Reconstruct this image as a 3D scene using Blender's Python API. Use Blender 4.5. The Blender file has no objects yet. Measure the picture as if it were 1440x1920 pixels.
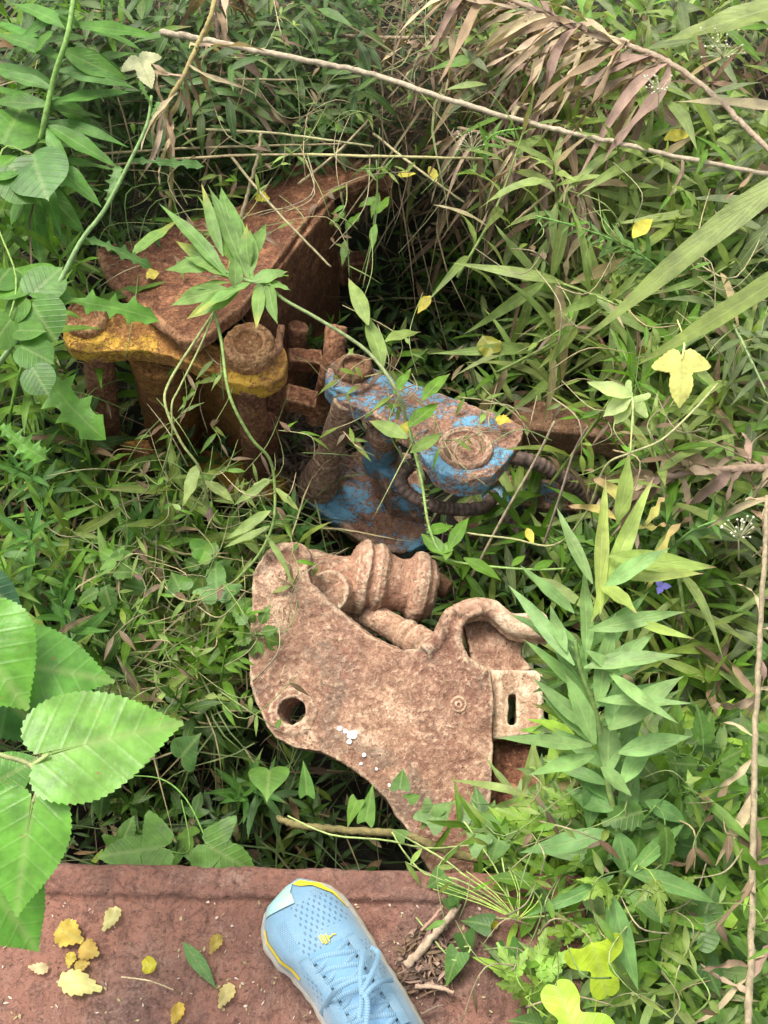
import bpy, bmesh, math, random
import numpy as np
from mathutils import Vector, Matrix, noise as mnoise
rng = np.random.default_rng(7); random.seed(7)
C = bpy.context.scene.collection
# ------------------------------------------------ camera, sky, sun, exposure
F = 2200.; H = 1.25; T = math.radians(27)
cd = bpy.data.cameras.new("camera"); cam = bpy.data.objects.new("camera", cd); C.objects.link(cam)
cam.location = (0, 0, H); cam.rotation_euler = (T, 0, 0)
cd.sensor_fit = 'HORIZONTAL'; cd.sensor_width = 36; cd.lens = 36*F/1440
cd.clip_start = .02; cd.clip_end = 500
bpy.context.scene.camera = cam
SUN_EL, SUN_AZ = math.radians(62), math.radians(-40)     # azimuth from +y toward +x
w = bpy.data.worlds.new("World"); bpy.context.scene.world = w; w.use_nodes = True
nt = w.node_tree; sky = nt.nodes.new('ShaderNodeTexSky'); sky.sky_type = 'NISHITA'; sky.sun_disc = False
sky.sun_elevation = SUN_EL; sky.sun_rotation = SUN_AZ; sky.air_density = 1.6; sky.dust_density = 5; sky.ozone_density = .6
hs = nt.nodes.new('ShaderNodeHueSaturation'); hs.inputs['Saturation'].default_value = .4   # overcast: whitish cloud light
nt.links.new(sky.outputs[0], hs.inputs['Color']); nt.links.new(hs.outputs[0], nt.nodes['Background'].inputs[0]); nt.nodes['Background'].inputs[1].default_value = .15
sd = bpy.data.lights.new("sun", 'SUN'); sd.energy = 2.0; sd.angle = math.radians(22); sd.color = (1, .96, .88)
so = bpy.data.objects.new("sun", sd); C.objects.link(so)
sv = Vector((math.sin(SUN_AZ)*math.cos(SUN_EL), math.cos(SUN_AZ)*math.cos(SUN_EL), math.sin(SUN_EL)))
so.rotation_euler = sv.to_track_quat('Z', 'Y').to_euler()
vs = bpy.context.scene.view_settings; vs.view_transform = 'Standard'; vs.look = 'None'; vs.gamma = 1; vs.exposure = 1.08
bpy.context.scene.cycles.max_bounces = 6; bpy.context.scene.cycles.diffuse_bounces = 4; bpy.context.scene.cycles.transmission_bounces = 4

# ------------------------------------------------ helpers
CT, ST = math.cos(T), math.sin(T)
def ray(px, py):
    u = (px-720)/F; v = (960-py)/F
    return Vector((u, ST+v*CT, -CT+v*ST))
def P(px, py, z):
    d = ray(px, py); return Vector((0, 0, H)) + d*((z-H)/d.z)
def Pp(px, py, p0, n):
    d = ray(px, py); o = Vector((0, 0, H)); return o + d*((p0-o).dot(n)/d.dot(n))
def plane3(a, b, c):
    n = (b-a).cross(c-a).normalized(); return a, (n if n.z > 0 else -n)
def pxm(p): return (p.y*ST-(p.z-H)*CT)/F            # metres per photo pixel at p

def tag(o, label=None, cat=None, group=None, kind=None):
    for k, v in (('label', label), ('category', cat), ('group', group), ('kind', kind)):
        if v: o[k] = v
    return o
def thing(name, label, cat, loc, group=None):
    o = bpy.data.objects.new(name, None); C.objects.link(o); o.location = loc; o.empty_display_size = .02
    return tag(o, label, cat, group)

class MB:
    def __init__(s): s.v=[]; s.q=[]; s.t=[]; s.uv=[]; s.c=[]; s.n=0
    def add(s, v, quads=None, tris=None, uv=None, col=None):
        v = np.asarray(v, float).reshape(-1, 3); m = len(v)
        s.v.append(v)
        if quads is not None and len(quads): s.q.append(np.asarray(quads, int).reshape(-1, 4)+s.n)
        if tris is not None and len(tris): s.t.append(np.asarray(tris, int).reshape(-1, 3)+s.n)
        s.uv.append(np.zeros((m, 2)) if uv is None else np.asarray(uv, float).reshape(-1, 2))
        c = np.ones((m, 3))*.5 if col is None else np.broadcast_to(np.asarray(col, float), (m, 3))
        s.c.append(c); s.n += m
    def mesh(s, name, off=None):
        v = np.concatenate(s.v) if s.v else np.zeros((0, 3))
        if off is not None: v = v-np.array(off)
        q = np.concatenate(s.q) if s.q else np.zeros((0, 4), int)
        t = np.concatenate(s.t) if s.t else np.zeros((0, 3), int)
        me = bpy.data.meshes.new(name)
        me.vertices.add(len(v)); me.vertices.foreach_set('co', v.astype(np.float32).ravel())
        li = np.concatenate([q.ravel(), t.ravel()]).astype(np.int32)
        me.loops.add(len(li)); me.loops.foreach_set('vertex_index', li)
        me.polygons.add(len(q)+len(t))
        ls = np.concatenate([np.arange(len(q))*4, len(q)*4+np.arange(len(t))*3]).astype(np.int32)
        me.polygons.foreach_set('loop_start', ls)
        me.polygons.foreach_set('use_smooth', np.ones(len(ls), bool))
        me.update(calc_edges=True)
        uv = np.concatenate(s.uv)[li]; l = me.uv_layers.new(name='UVMap'); l.data.foreach_set('uv', uv.astype(np.float32).ravel())
        c = np.concatenate(s.c); a = me.attributes.new('col', 'FLOAT_COLOR', 'POINT')
        a.data.foreach_set('color', np.concatenate([c, np.ones((len(c), 1))], 1).astype(np.float32).ravel())
        me.validate(); return me
    def build(s, name, mat, parent=None, off=None):
        if off is None and parent is not None:
            off = parent.location; q = parent.parent
            while q is not None: off = off+q.location; q = q.parent
        o = bpy.data.objects.new(name, s.mesh(name, off)); C.objects.link(o); o.data.materials.append(mat)
        if parent is not None: o.parent = parent
        return o

def catmull(pts, n=6):
    pts = [Vector(p) for p in pts]
    if len(pts) < 3: return pts
    out = []; L = len(pts)
    for i in range(L-1):
        p0 = pts[max(i-1, 0)]; p1 = pts[i]; p2 = pts[i+1]; p3 = pts[min(i+2, L-1)]
        for k in range(n):
            t = k/n
            out.append(.5*((2*p1)+(p2-p0)*t+(2*p0-5*p1+4*p2-p3)*t*t+(3*p1-p0-3*p2+p3)*t**3))
    out.append(pts[-1]); return out

def tube(mb, pts, r0, r1=None, k=6, col=(.3, .3, .1), col2=None, smooth=5, rf=None, wob=0.):
    pts = catmull(pts, smooth+(6 if wob else 0)) if smooth else [Vector(p) for p in pts]
    if wob: pts = [p+Vector((random.uniform(-1, 1), random.uniform(-1, 1), random.uniform(-1, 1)))*r0*.22 for p in pts]
    r1 = r0 if r1 is None else r1; n = len(pts); vs = []; cs = []; uv = []
    ref = None; ln = 0
    for i, p in enumerate(pts):
        d = (pts[min(i+1, n-1)]-pts[max(i-1, 0)])
        if d.length < 1e-9: d = Vector((0, 0, 1))
        d.normalize()
        if ref is None: ref = d.orthogonal().normalized()
        ref = (ref-d*ref.dot(d)); ref = ref.normalized() if ref.length > 1e-6 else d.orthogonal().normalized()
        b = d.cross(ref); t = i/(n-1); r = (r0+(r1-r0)*t)*(1+(.13*math.exp(-((((ln*22) % 1)-.5)/.09)**2)+random.uniform(-.06, .06) if wob else 0))
        if rf: r *= rf(t)
        if i: ln += (p-pts[i-1]).length
        for j in range(k):
            a = 2*math.pi*j/k; rr = r*(1+wob*random.uniform(-1, 1))
            vs.append(p+(ref*math.cos(a)+b*math.sin(a))*rr); uv.append((ln, j/k))
            c0 = np.array(col); cs.append(c0 if col2 is None else c0*(1-t)+np.array(col2)*t)
    q = [[i*k+j, i*k+(j+1) % k, (i+1)*k+(j+1) % k, (i+1)*k+j] for i in range(n-1) for j in range(k)]
    tr = [[0, (j+1) % k, j] for j in range(1, k-1)]+[[(n-1)*k, (n-1)*k+j, (n-1)*k+(j+1) % k] for j in range(1, k-1)]
    mb.add([tuple(x) for x in vs], q, tr, uv, np.array(cs))
    return pts

# ---- batches of strip leaves: base at t=0, tip at t=1
def prof_lance(n, peak=.38, base=.12):
    t = np.linspace(0, 1, n+1); p = np.where(t < peak, base+(1-base)*np.sin(t/peak*math.pi/2), np.cos((t-peak)/(1-peak)*math.pi/2)**1.15); p[-1] = .0; return p
def norm(a): return a/np.maximum(np.linalg.norm(a, axis=-1, keepdims=True), 1e-9)
def leaves(mb, base, dr, up, L, W, droop, fold, col, tip=None, tipstart=.75, prof=None, n=6, twist=0., rise=0., wave=0., back=None):
    base = np.atleast_2d(np.asarray(base, float)); N = len(base)
    f = lambda x: np.broadcast_to(np.asarray(x, float), (N,))
    dr = norm(np.broadcast_to(np.asarray(dr, float), (N, 3))); up = np.broadcast_to(np.asarray(up, float), (N, 3))
    side = norm(np.cross(dr, up)); up = np.cross(side, dr)
    L, W, droop, fold, twist, rise, wave, tipstart = map(f, (L, W, droop, fold, twist, rise, wave, tipstart))
    col = np.broadcast_to(np.asarray(col, float), (N, 3)); tip = col if tip is None else np.broadcast_to(np.asarray(tip, float), (N, 3))
    prof = prof_lance(n) if prof is None else np.asarray(prof); n = len(prof)-1
    t = np.linspace(0, 1, n+1)
    ph = rng.uniform(0, 6.3, N)
    tt = t[None, :, None]
    ctr = base[:, None]+dr[:, None]*(L[:, None, None]*tt)+up[:, None]*((rise[:, None]*t-droop[:, None]*t*t)*L[:, None])[..., None]
    ctr = ctr+side[:, None]*(wave[:, None]*L[:, None]*np.sin(t*4+ph[:, None])*.08)[..., None]
    a = twist[:, None]*t; ca, sa = np.cos(a)[..., None], np.sin(a)[..., None]
    sd_ = side[:, None]*ca+up[:, None]*sa; u_ = -side[:, None]*sa+up[:, None]*ca
    wd = (W[:, None]*.5*prof[None])[..., None]; fw = wd*fold[:, None, None]
    wob = (W[:, None]*wave[:, None]*.25*np.sin(t*17+ph[:, None])*(prof>0))[..., None]
    Lf = ctr-sd_*wd+u_*(fw+wob); Rt = ctr+sd_*wd+u_*(fw-wob)
    V = np.stack([Lf, ctr, Rt], 2).reshape(N, -1, 3)      # (n+1)*3 verts each
    m = (n+1)*3
    uv = np.stack([np.stack([t, -np.ones_like(t)], -1), np.stack([t, 0*t], -1), np.stack([t, np.ones_like(t)], -1)], 1).reshape(-1, 2)
    uv = np.broadcast_to(uv, (N, m, 2))
    k = np.clip((t[None]-tipstart[:, None])/np.maximum(1-tipstart[:, None], .02), 0, 1)[..., None]
    cc = col[:, None]*(1-k)+tip[:, None]*k; cc = np.repeat(cc, 3, 1)
    q = []
    for i in range(n):
        b = i*3
        q += [[b, b+1, b+4, b+3], [b+1, b+2, b+5, b+4]]
    q = (np.array(q)[None]+(np.arange(N)*m)[:, None, None])
    mb.add(V.reshape(-1, 3), q.reshape(-1, 4), None, uv.reshape(-1, 2), cc.reshape(-1, 3))

# ---- outline leaves (broad, lobed): half outline in xy, petiole at 0,0 and tip at 1,0
def serrate(half, n=34, amp=.02):
    pts = [Vector((p[0], p[1], 0)) for p in half]; pts = catmull(pts, 12)
    d = [0]
    for a, b in zip(pts, pts[1:]): d.append(d[-1]+(b-a).length)
    out = []
    N = n*3
    for i in range(N+1):
        s = d[-1]*i/N; j = max(k for k in range(len(d)) if d[k] <= s+1e-9); j = min(j, len(pts)-2)
        f = (s-d[j])/max(d[j+1]-d[j], 1e-9); p = pts[j].lerp(pts[j+1], f); tn = (pts[j+1]-pts[j]).normalized()
        nm = Vector((-tn.y, tn.x, 0)); ph = i % 3
        p = p+nm*(amp*(0, .55, 1)[ph])+tn*amp*.4*(0, .3, .8)[ph] if 0 < i < N else p
        out.append((p.x, p.y))
    return out
MUL = serrate([(0, 0), (-.1, .05), (-.15, .17), (-.1, .31), (.08, .41), (.3, .42), (.52, .34), (.72, .21), (.88, .08), (1.0, 0)], 30, .016)
HEART = [(0, 0), (-.12, .08), (-.17, .22), (-.1, .38), (.08, .44), (.28, .4), (.5, .28), (.72, .13), (.88, .05), (1.02, 0)]
TRI = [(0, 0), (-.05, .15), (-.12, .36), (.02, .44), (.2, .4), (.42, .32), (.65, .2), (.85, .09), (1.05, 0)]
ROUND = [(0, 0), (-.06, .15), (0, .36), (.2, .5), (.48, .52), (.72, .42), (.88, .2), (.98, .04), (1.05, 0)]
HOP = serrate([(0, 0), (-.16, .06), (-.22, .22), (-.12, .42), (.02, .62), (.16, .72), (.22, .5), (.27, .27), (.5, .29), (.72, .22), (.9, .08), (1, 0)], 18, .018)
HOP5 = serrate([(0, 0), (-.12, .1), (-.4, .36), (-.28, .45), (-.1, .36), (.0, .5), (.25, .76), (.3, .55), (.24, .2), (.5, .25), (.75, .18), (1, 0)], 16, .016)
TOOTH = serrate([(0, 0), (.05, .12), (.2, .24), (.42, .27), (.65, .18), (.85, .07), (1, 0)], 6, .06)
CUT = serrate([(0, 0), (.04, .10), (.18, .24), (.26, .16), (.42, .25), (.52, .14), (.68, .16), (.8, .07), (1, 0)], 9, .035)
LEAFLET3 = serrate([(0, 0), (.05, .14), (-.1, .5), (.15, .52), (.32, .25), (.55, .3), (.75, .2), (1, 0)], 8, .03)
TULIP = [(0, 0), (.02, .25), (-.05, .5), (.1, .62), (.3, .55), (.42, .32), (.5, .2), (.72, .3), (.95, .28), (1.05, .12), (1, 0)]
TULIP = [(p.x, p.y) for p in catmull([(x, y, 0) for x, y in TULIP], 5)]
ROUND = [(p.x, p.y) for p in catmull([(x, y, 0) for x, y in ROUND], 3)]; TRI = [(p.x, p.y) for p in catmull([(x, y, 0) for x, y in TRI], 3)]; HEART = [(p.x, p.y) for p in catmull([(x, y, 0) for x, y in HEART], 3)]
def broad(mb, half, base, tip, W=1., up=(0, 0, 1), bend=.15, cup=.12, rip=.0, col=(.1, .2, .03), tipc=None, K=5, roll=0., veins=0):
    base = Vector(base); tip = Vector(tip); d = tip-base; L = d.length; d.normalize()
    up = Vector(up)-d*Vector(up).dot(d); up.normalize(); s = up.cross(d)
    if roll: up, s = (up*math.cos(roll)+s*math.sin(roll)), (s*math.cos(roll)-up*math.sin(roll))
    o = list(half)+[(x, -y) for x, y in reversed(half[1:-1])]; o = np.array(o); n = len(o)
    c = np.array([.3, 0.]); V = [c]; 
    for k in range(1, K+1): V += list(c+(o-c)*(k/K))
    V = np.array(V); x, y = V[:, 0], V[:, 1]*W
    ph = random.uniform(0, 6)
    z = -bend*(x**2)+bend*x*.6+cup*np.abs(y)-cup*.9*y*y*2 + rip*np.sin(ph+x*9+np.abs(y)*5)*np.abs(y)
    if veins: 
        tv = (x-np.abs(y)*.75)*8; z = z+veins*(-np.abs(np.sin(tv*math.pi)))*.012*np.minimum(np.abs(y)*8, 1)*-1
    p = np.array(base)+L*(x[:, None]*np.array(d)+y[:, None]*np.array(s)+z[:, None]*np.array(up))
    tr = [[0, 1+j, 1+(j+1) % n] for j in range(n)]
    q = [[1+(k-1)*n+j, 1+k*n+j, 1+k*n+(j+1) % n, 1+(k-1)*n+(j+1) % n] for k in range(1, K) for j in range(n)]
    cc = np.broadcast_to(np.array(col), (len(V), 3)).copy()
    if tipc is not None:
        kk = np.clip((x-.7)/.3, 0, 1)[:, None]; cc = cc*(1-kk)+np.array(tipc)*kk
    mb.add(p, q, tr, np.stack([x, V[:, 1]*2], 1), cc)

# ------------------------------------------------ materials
def mat(name):
    m = bpy.data.materials.new(name); m.use_nodes = True; n = m.node_tree; n.nodes.clear()
    out = n.nodes.new('ShaderNodeOutputMaterial'); b = n.nodes.new('ShaderNodeBsdfPrincipled')
    n.links.new(b.outputs[0], out.inputs[0]); return m, n, b, out
def N(n, typ, **kw):
    x = n.nodes.new(typ)
    for k, v in kw.items():
        if k.startswith('i_'):
            k = k[2:]; x.inputs[int(k) if k.isdigit() else k].default_value = v
        else: setattr(x, k, v)
    return x
def noise(n, sc, det=4, rough=.55, vec=None, dist=0):
    x = N(n, 'ShaderNodeTexNoise'); x.inputs['Scale'].default_value = sc; x.inputs['Detail'].default_value = det
    x.inputs['Roughness'].default_value = rough; x.inputs['Distortion'].default_value = dist
    if vec: n.links.new(vec, x.inputs['Vector'])
    return x.outputs['Fac']
def ramp(n, fac, stops, interp='LINEAR'):
    r = N(n, 'ShaderNodeValToRGB'); r.color_ramp.interpolation = interp; e = r.color_ramp.elements
    while len(e) < len(stops): e.new(.5)
    for i, (p, c) in enumerate(stops):
        e[i].position = p; e[i].color = (c, c, c, 1) if isinstance(c, (int, float)) else (*c, 1)
    n.links.new(fac, r.inputs[0]); return r.outputs[0]
def mix(n, f, a, b, mode='MIX'):
    m = N(n, 'ShaderNodeMix', data_type='RGBA', blend_type=mode)
    for s, v in ((m.inputs[0], f), (m.inputs[6], a), (m.inputs[7], b)):
        if isinstance(v, (int, float)): s.default_value = v
        elif isinstance(v, tuple): s.default_value = (*v, 1)
        else: n.links.new(v, s)
    return m.outputs[2]
def math_(n, op, a, b=0.):
    m = N(n, 'ShaderNodeMath', operation=op)
    for i, v in enumerate((a, b)):
        if isinstance(v, (int, float)): m.inputs[i].default_value = v
        else: n.links.new(v, m.inputs[i])
    return m.outputs[0]
def bump(n, h, strength, dist, prev=None):
    b = N(n, 'ShaderNodeBump'); b.inputs['Strength'].default_value = strength; b.inputs['Distance'].default_value = dist
    n.links.new(h, b.inputs['Height'])
    if prev: n.links.new(prev, b.inputs['Normal'])
    return b.outputs[0]

def leaf_mat(name, vein=.5, nv=9., spots=.3, gloss=.42, trans=.35, spotcol=(.3, .26, .1), big=None):
    m, n, b, out = mat(name)
    at = N(n, 'ShaderNodeAttribute', attribute_name='col'); uv = N(n, 'ShaderNodeUVMap'); sx = N(n, 'ShaderNodeSeparateXYZ')
    n.links.new(uv.outputs[0], sx.inputs[0])
    ay = math_(n, 'ABSOLUTE', sx.outputs[1])
    geo = N(n, 'ShaderNodeNewGeometry'); pos = geo.outputs['Position']
    c = at.outputs['Color']
    n1 = noise(n, 45, 3, .6, pos)
    c = mix(n, 1.0, c, ramp(n, n1, [(.3, .68), (.7, 1.32)]), 'MULTIPLY')
    mid = ramp(n, ay, [(0.0, 1.), (.05, .6), (.12, 0.)])
    c = mix(n, math_(n, 'MULTIPLY', mid, vein), c, mix(n, .55, c, (.35, .42, .16)))
    sv_ = math_(n, 'FRACT', math_(n, 'MULTIPLY', math_(n, 'SUBTRACT', sx.outputs[0], math_(n, 'MULTIPLY', ay, .33)), nv))
    side = ramp(n, math_(n, 'ABSOLUTE', math_(n, 'SUBTRACT', sv_, .5)), [(0, 1.), (.06, .5), (.14, 0.)])
    c = mix(n, math_(n, 'MULTIPLY', side, vein*.35), c, mix(n, .5, c, (.3, .4, .15)))
    if spots:
        sp = ramp(n, noise(n, 330, 3, .7, pos), [(.60, 0.), (.68, 1.)])
        sp2 = ramp(n, noise(n, 26, 2, .5, pos), [(.5, 0.), (.62, 1.)])
        c = mix(n, math_(n, 'MULTIPLY', math_(n, 'MULTIPLY', sp, sp2), spots), c, spotcol)
    if big: c = mix(n, ramp(n, noise(n, 75, 5, .75, pos), [(.655, 0.), (.69, .9)]), c, big)
    n.links.new(c, b.inputs['Base Color']); b.inputs['Roughness'].default_value = gloss
    b.inputs['Specular IOR Level'].default_value = .3
    h = math_(n, 'ADD', math_(n, 'MULTIPLY', math_(n, 'ADD', side, mid), -.6), noise(n, 160, 3, .6, pos))
    bm = bump(n, h, .35, .0012); n.links.new(bm, b.inputs['Normal'])
    tr = N(n, 'ShaderNodeBsdfTranslucent'); tc = mix(n, 1., c, (1.25, 1.3, .55), 'MULTIPLY'); n.links.new(tc, tr.inputs[0])
    ms = N(n, 'ShaderNodeMixShader'); ms.inputs[0].default_value = trans
    n.links.new(b.outputs[0], ms.inputs[1]); n.links.new(tr.outputs[0], ms.inputs[2]); n.links.new(ms.outputs[0], out.inputs[0])
    return m
def stem_mat(name, rough=.7, bs=.6):
    m, n, b, out = mat(name)
    at = N(n, 'ShaderNodeAttribute', attribute_name='col'); geo = N(n, 'ShaderNodeNewGeometry')
    n1 = noise(n, 120, 4, .7, geo.outputs['Position']); 
    c = mix(n, 1., at.outputs['Color'], ramp(n, n1, [(.3, .55), (.72, 1.4)]), 'MULTIPLY')
    n.links.new(c, b.inputs['Base Color']); b.inputs['Roughness'].default_value = rough
    n.links.new(bump(n, n1, bs, .002), b.inputs['Normal']); return m
def rust_mat(name, dark, mid, light, *, spk=1., grey=None, paint=None, amt=.5, psc=14., blot=None, bsc=7., stretch=(1, 1, 1), rough=.85, edge=None):
    m, n, b, out = mat(name)
    tc = N(n, 'ShaderNodeTexCoord'); co = tc.outputs['Object']
    n1 = noise(n, bsc, 6, .65, co); n2 = noise(n, 60, 7, .72, co, .6); n3 = noise(n, 380, 4, .7, co)
    n0 = noise(n, bsc*2.3, 5, .6, co, .8)
    f = math_(n, 'ADD', math_(n, 'ADD', math_(n, 'MULTIPLY', n2, .42), math_(n, 'MULTIPLY', n3, .28)), math_(n, 'MULTIPLY', n0, .30))
    c = ramp(n, f, [(.36, dark), (.45, tuple(.5*(a+b_) for a, b_ in zip(dark, mid))), (.51, mid), (.60, light)])
    if blot: c = mix(n, ramp(n, n1, [(.42, 0.), (.54, .85)]), c, mix(n, f, tuple(x*.5 for x in blot), tuple(min(1, x*1.6) for x in blot)))
    if edge:
        pt = N(n, 'ShaderNodeNewGeometry').outputs['Pointiness']; ew = math_(n, 'MULTIPLY', ramp(n, pt, [(.502, 0.), (.522, 1.)]), ramp(n, n0, [(.35, .2), (.6, 1.)]))
        c = mix(n, math_(n, 'MULTIPLY', ew, .75), c, edge)
    if grey: c = mix(n, math_(n, 'MULTIPLY', ramp(n, noise(n, 11, 7, .7, co, .5), [(.54, 0.), (.60, 1.)]), math_(n, 'MULTIPLY', ramp(n, n3, [(.4, .2), (.6, 1.)]), .75)), c, grey)
    st_ = N(n, 'ShaderNodeMapping'); st_.inputs['Scale'].default_value = (1, .16, .5); st_.inputs['Rotation'].default_value = (0, 0, .4); n.links.new(co, st_.inputs[0])
    sk = ramp(n, noise(n, 48, 5, .7, st_.outputs[0]), [(.52, 0.), (.62, 1.)])
    c = mix(n, math_(n, 'MULTIPLY', sk, .38), c, tuple(.6*x for x in mid))
    v = N(n, 'ShaderNodeTexVoronoi'); v.inputs['Scale'].default_value = 150; n.links.new(co, v.inputs['Vector'])
    vm = N(n, 'ShaderNodeMapping'); n.links.new(co, vm.inputs[0])
    pit = ramp(n, v.outputs['Distance'], [(.08, 1.), (.25, 0.)]); pm = ramp(n, noise(n, 30, 3, .6, co), [(.52, 0.), (.62, 1.)])
    pit = math_(n, 'MULTIPLY', pit, pm)
    c = mix(n, math_(n, 'MULTIPLY', pit, .8), c, tuple(x*.45 for x in dark))
    crev = ramp(n, noise(n, 24, 8, .78, co, 1.5), [(.36, 1.), (.44, 0.)])
    c = mix(n, math_(n, 'MULTIPLY', crev, .55), c, tuple(x*.7 for x in dark))
    s1 = ramp(n, noise(n, 210, 3, .6, co), [(.56, 0.), (.62, 1.)]); s2 = ramp(n, noise(n, 95, 4, .7, co, .7), [(.57, 0.), (.62, 1.)])
    c = mix(n, math_(n, 'MULTIPLY', s1, .55*spk), c, tuple(x*.9 for x in dark)); c = mix(n, math_(n, 'MULTIPLY', s2, .5*spk), c, tuple(.5*(x+y) for x, y in zip(dark, mid)))
    s3 = ramp(n, noise(n, 170, 4, .7, co, 1.2), [(.57, 0.), (.64, 1.)]); c = mix(n, math_(n, 'MULTIPLY', s3, .5*spk), c, tuple(min(1, x*1.15) for x in light))
    r = ramp(n, n3, [(.3, rough-.1), (.7, min(1, rough+.1))])
    if paint:
        mp = N(n, 'ShaderNodeMapping'); mp.inputs['Scale'].default_value = stretch; n.links.new(co, mp.inputs[0])
        big = noise(n, psc*.4, 3, .5, mp.outputs[0]); sm = noise(n, psc*4, 7, .75, mp.outputs[0], 1.0)
        pf = math_(n, 'ADD', math_(n, 'MULTIPLY', big, .50), math_(n, 'MULTIPLY', sm, .50))
        pk = ramp(n, pf, [(.5+(.5-amt)*.3, 0.), (.512+(.5-amt)*.3, 1.)])
        pc = mix(n, noise(n, 90, 4, .7, co), tuple(x*.7 for x in paint), tuple(min(1, x*1.25) for x in paint))
        c = mix(n, pk, c, pc); r = mix(n, pk, r, (.5, .5, .5))
        h0 = math_(n, 'MULTIPLY', pk, .35)
    n.links.new(c, b.inputs['Base Color']); n.links.new(r, b.inputs['Roughness']); b.inputs['Specular IOR Level'].default_value = .3
    h = math_(n, 'SUBTRACT', math_(n, 'ADD', math_(n, 'MULTIPLY', n2, .9), math_(n, 'MULTIPLY', n3, .5)), math_(n, 'MULTIPLY', pit, .5))
    h = math_(n, 'SUBTRACT', h, math_(n, 'ADD', math_(n, 'MULTIPLY', crev, .3), math_(n, 'ADD', math_(n, 'MULTIPLY', s1, .25), math_(n, 'MULTIPLY', s2, .35))))
    if paint: h = math_(n, 'ADD', h, h0)
    n.links.new(bump(n, h, .75, .0035), b.inputs['Normal']); return m

M = {}
M['leaf'] = leaf_mat('leaf')
M['lance'] = leaf_mat('speckled_leaf', vein=.7, nv=3, spots=.75, gloss=.5, spotcol=(.38, .32, .16))
M['broad'] = leaf_mat('broad_leaf', vein=.55, nv=7, spots=.25, gloss=.4, trans=.4)
M['dry'] = leaf_mat('withered_leaf', vein=.3, nv=14, spots=.5, gloss=.8, trans=.15, spotcol=(.1, .07, .05), big=(.07, .045, .03))
M['stem'] = stem_mat('stem'); M['bark'] = stem_mat('bark', .9, 1.)
M['coupler'] = rust_mat('dusty_rust', (.13, .055, .032), (.35, .205, .13), (.57, .41, .28), blot=(.175, .08, .053), bsc=6, spk=.7, grey=(.13, .115, .085), edge=(.60, .44, .29))
M['castdust'] = rust_mat('pale_dusty_rust', (.16, .085, .05), (.42, .27, .165), (.62, .46, .32), blot=(.33, .17, .11), bsc=9, spk=.45, edge=(.66, .52, .36))
M['brown'] = rust_mat('brown_rust', (.045, .017, .010), (.185, .075, .038), (.40, .19, .085), blot=(.125, .048, .028), bsc=7, edge=(.42, .23, .12))
M['yellow'] = rust_mat('yellow_rust', (.06, .02, .008), (.25, .10, .04), (.46, .26, .11), paint=(.52, .30, .04), amt=.47, psc=34, blot=(.26, .12, .03), edge=(.50, .26, .06), stretch=(1, 1, 1))
M['ochre'] = rust_mat('ochre_rust', (.045, .016, .007), (.18, .075, .028), (.36, .17, .06), paint=(.42, .21, .025), amt=.1, psc=18, blot=(.22, .10, .02))
M['blue'] = rust_mat('blue_paint_rust', (.07, .03, .018), (.26, .14, .085), (.45, .32, .22), paint=(.13, .29, .41), amt=.46, psc=30, edge=(.45, .30, .2), blot=(.24, .12, .08), stretch=(.9, 1.35, 1.))
M['beam'] = rust_mat('beam_rust', (.085, .04, .032), (.155, .084, .063), (.25, .155, .12), blot=(.21, .095, .065), bsc=5, spk=.6)
M['earthrust'] = rust_mat('earthy_rust', (.06, .03, .018), (.20, .11, .06), (.34, .21, .13), blot=(.16, .08, .04))
M['pinrust'] = rust_mat('tan_orange_rust', (.10, .04, .015), (.30, .14, .06), (.50, .30, .16), blot=(.24, .10, .04), bsc=9, edge=(.55, .33, .16))
M['mulberry'] = leaf_mat('mulberry_leaf', vein=.6, nv=5.5, spots=.5, gloss=.33, trans=.42, spotcol=(.35, .2, .07), big=(.28, .15, .06))
def soil():
    m, n, b, out = mat('soil'); g = N(n, 'ShaderNodeNewGeometry').outputs['Position']
    f = noise(n, 40, 8, .75, g, 1.); f2 = noise(n, 6, 3, .5, g)
    c = ramp(n, f, [(.3, (.006, .005, .003)), (.5, (.022, .016, .010)), (.7, (.07, .05, .034))])
    c = mix(n, ramp(n, f2, [(.45, 0.), (.6, .6)]), c, (.02, .03, .008))
    n.links.new(c, b.inputs['Base Color']); b.inputs['Roughness'].default_value = .95
    n.links.new(bump(n, f, 1., .02), b.inputs['Normal']); return m
M['soil'] = soil()

# ------------------------------------------------ ground and undergrowth bed
def sstep(x, a, b): t = np.clip((x-a)/(b-a), 0, 1); return t*t*(3-2*t)
def gz(x, y):
    x = np.asarray(x, float); y = np.asarray(y, float)
    z = -.52+sstep(x, .34, .75)*.36+sstep(y, 1.15, 1.9)*.34+sstep(-x, .45, .85)*.28
    z = z-.14*np.exp(-((x-.36)/.22)**2-((y-1.2)/.28)**2)
    z = z+.03*np.sin(x*11+y*7)+.02*np.sin(x*23-y*17+1)
    return np.minimum(z, -.12+.02*np.sin(x*5)*np.cos(y*4))
gx = np.concatenate([np.linspace(-40, -3, 8), np.linspace(-2.6, 2.6, 130), np.linspace(3, 40, 8)])
gy = np.concatenate([np.linspace(-40, -2.2, 8), np.linspace(-1.8, 3.6, 130), np.linspace(4, 60, 8)])
X, Y = np.meshgrid(gx, gy); Z = gz(X, Y)+rng.normal(0, .006, X.shape)
g = MB(); nx = len(gx); ny = len(gy)
ii, jj = np.meshgrid(np.arange(nx-1), np.arange(ny-1)); a = (jj*nx+ii).ravel()
g.add(np.stack([X, Y, Z], -1).reshape(-1, 3), np.stack([a, a+1, a+nx+1, a+nx], 1))
tag(g.build('ground', M['soil']), kind='structure')

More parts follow.
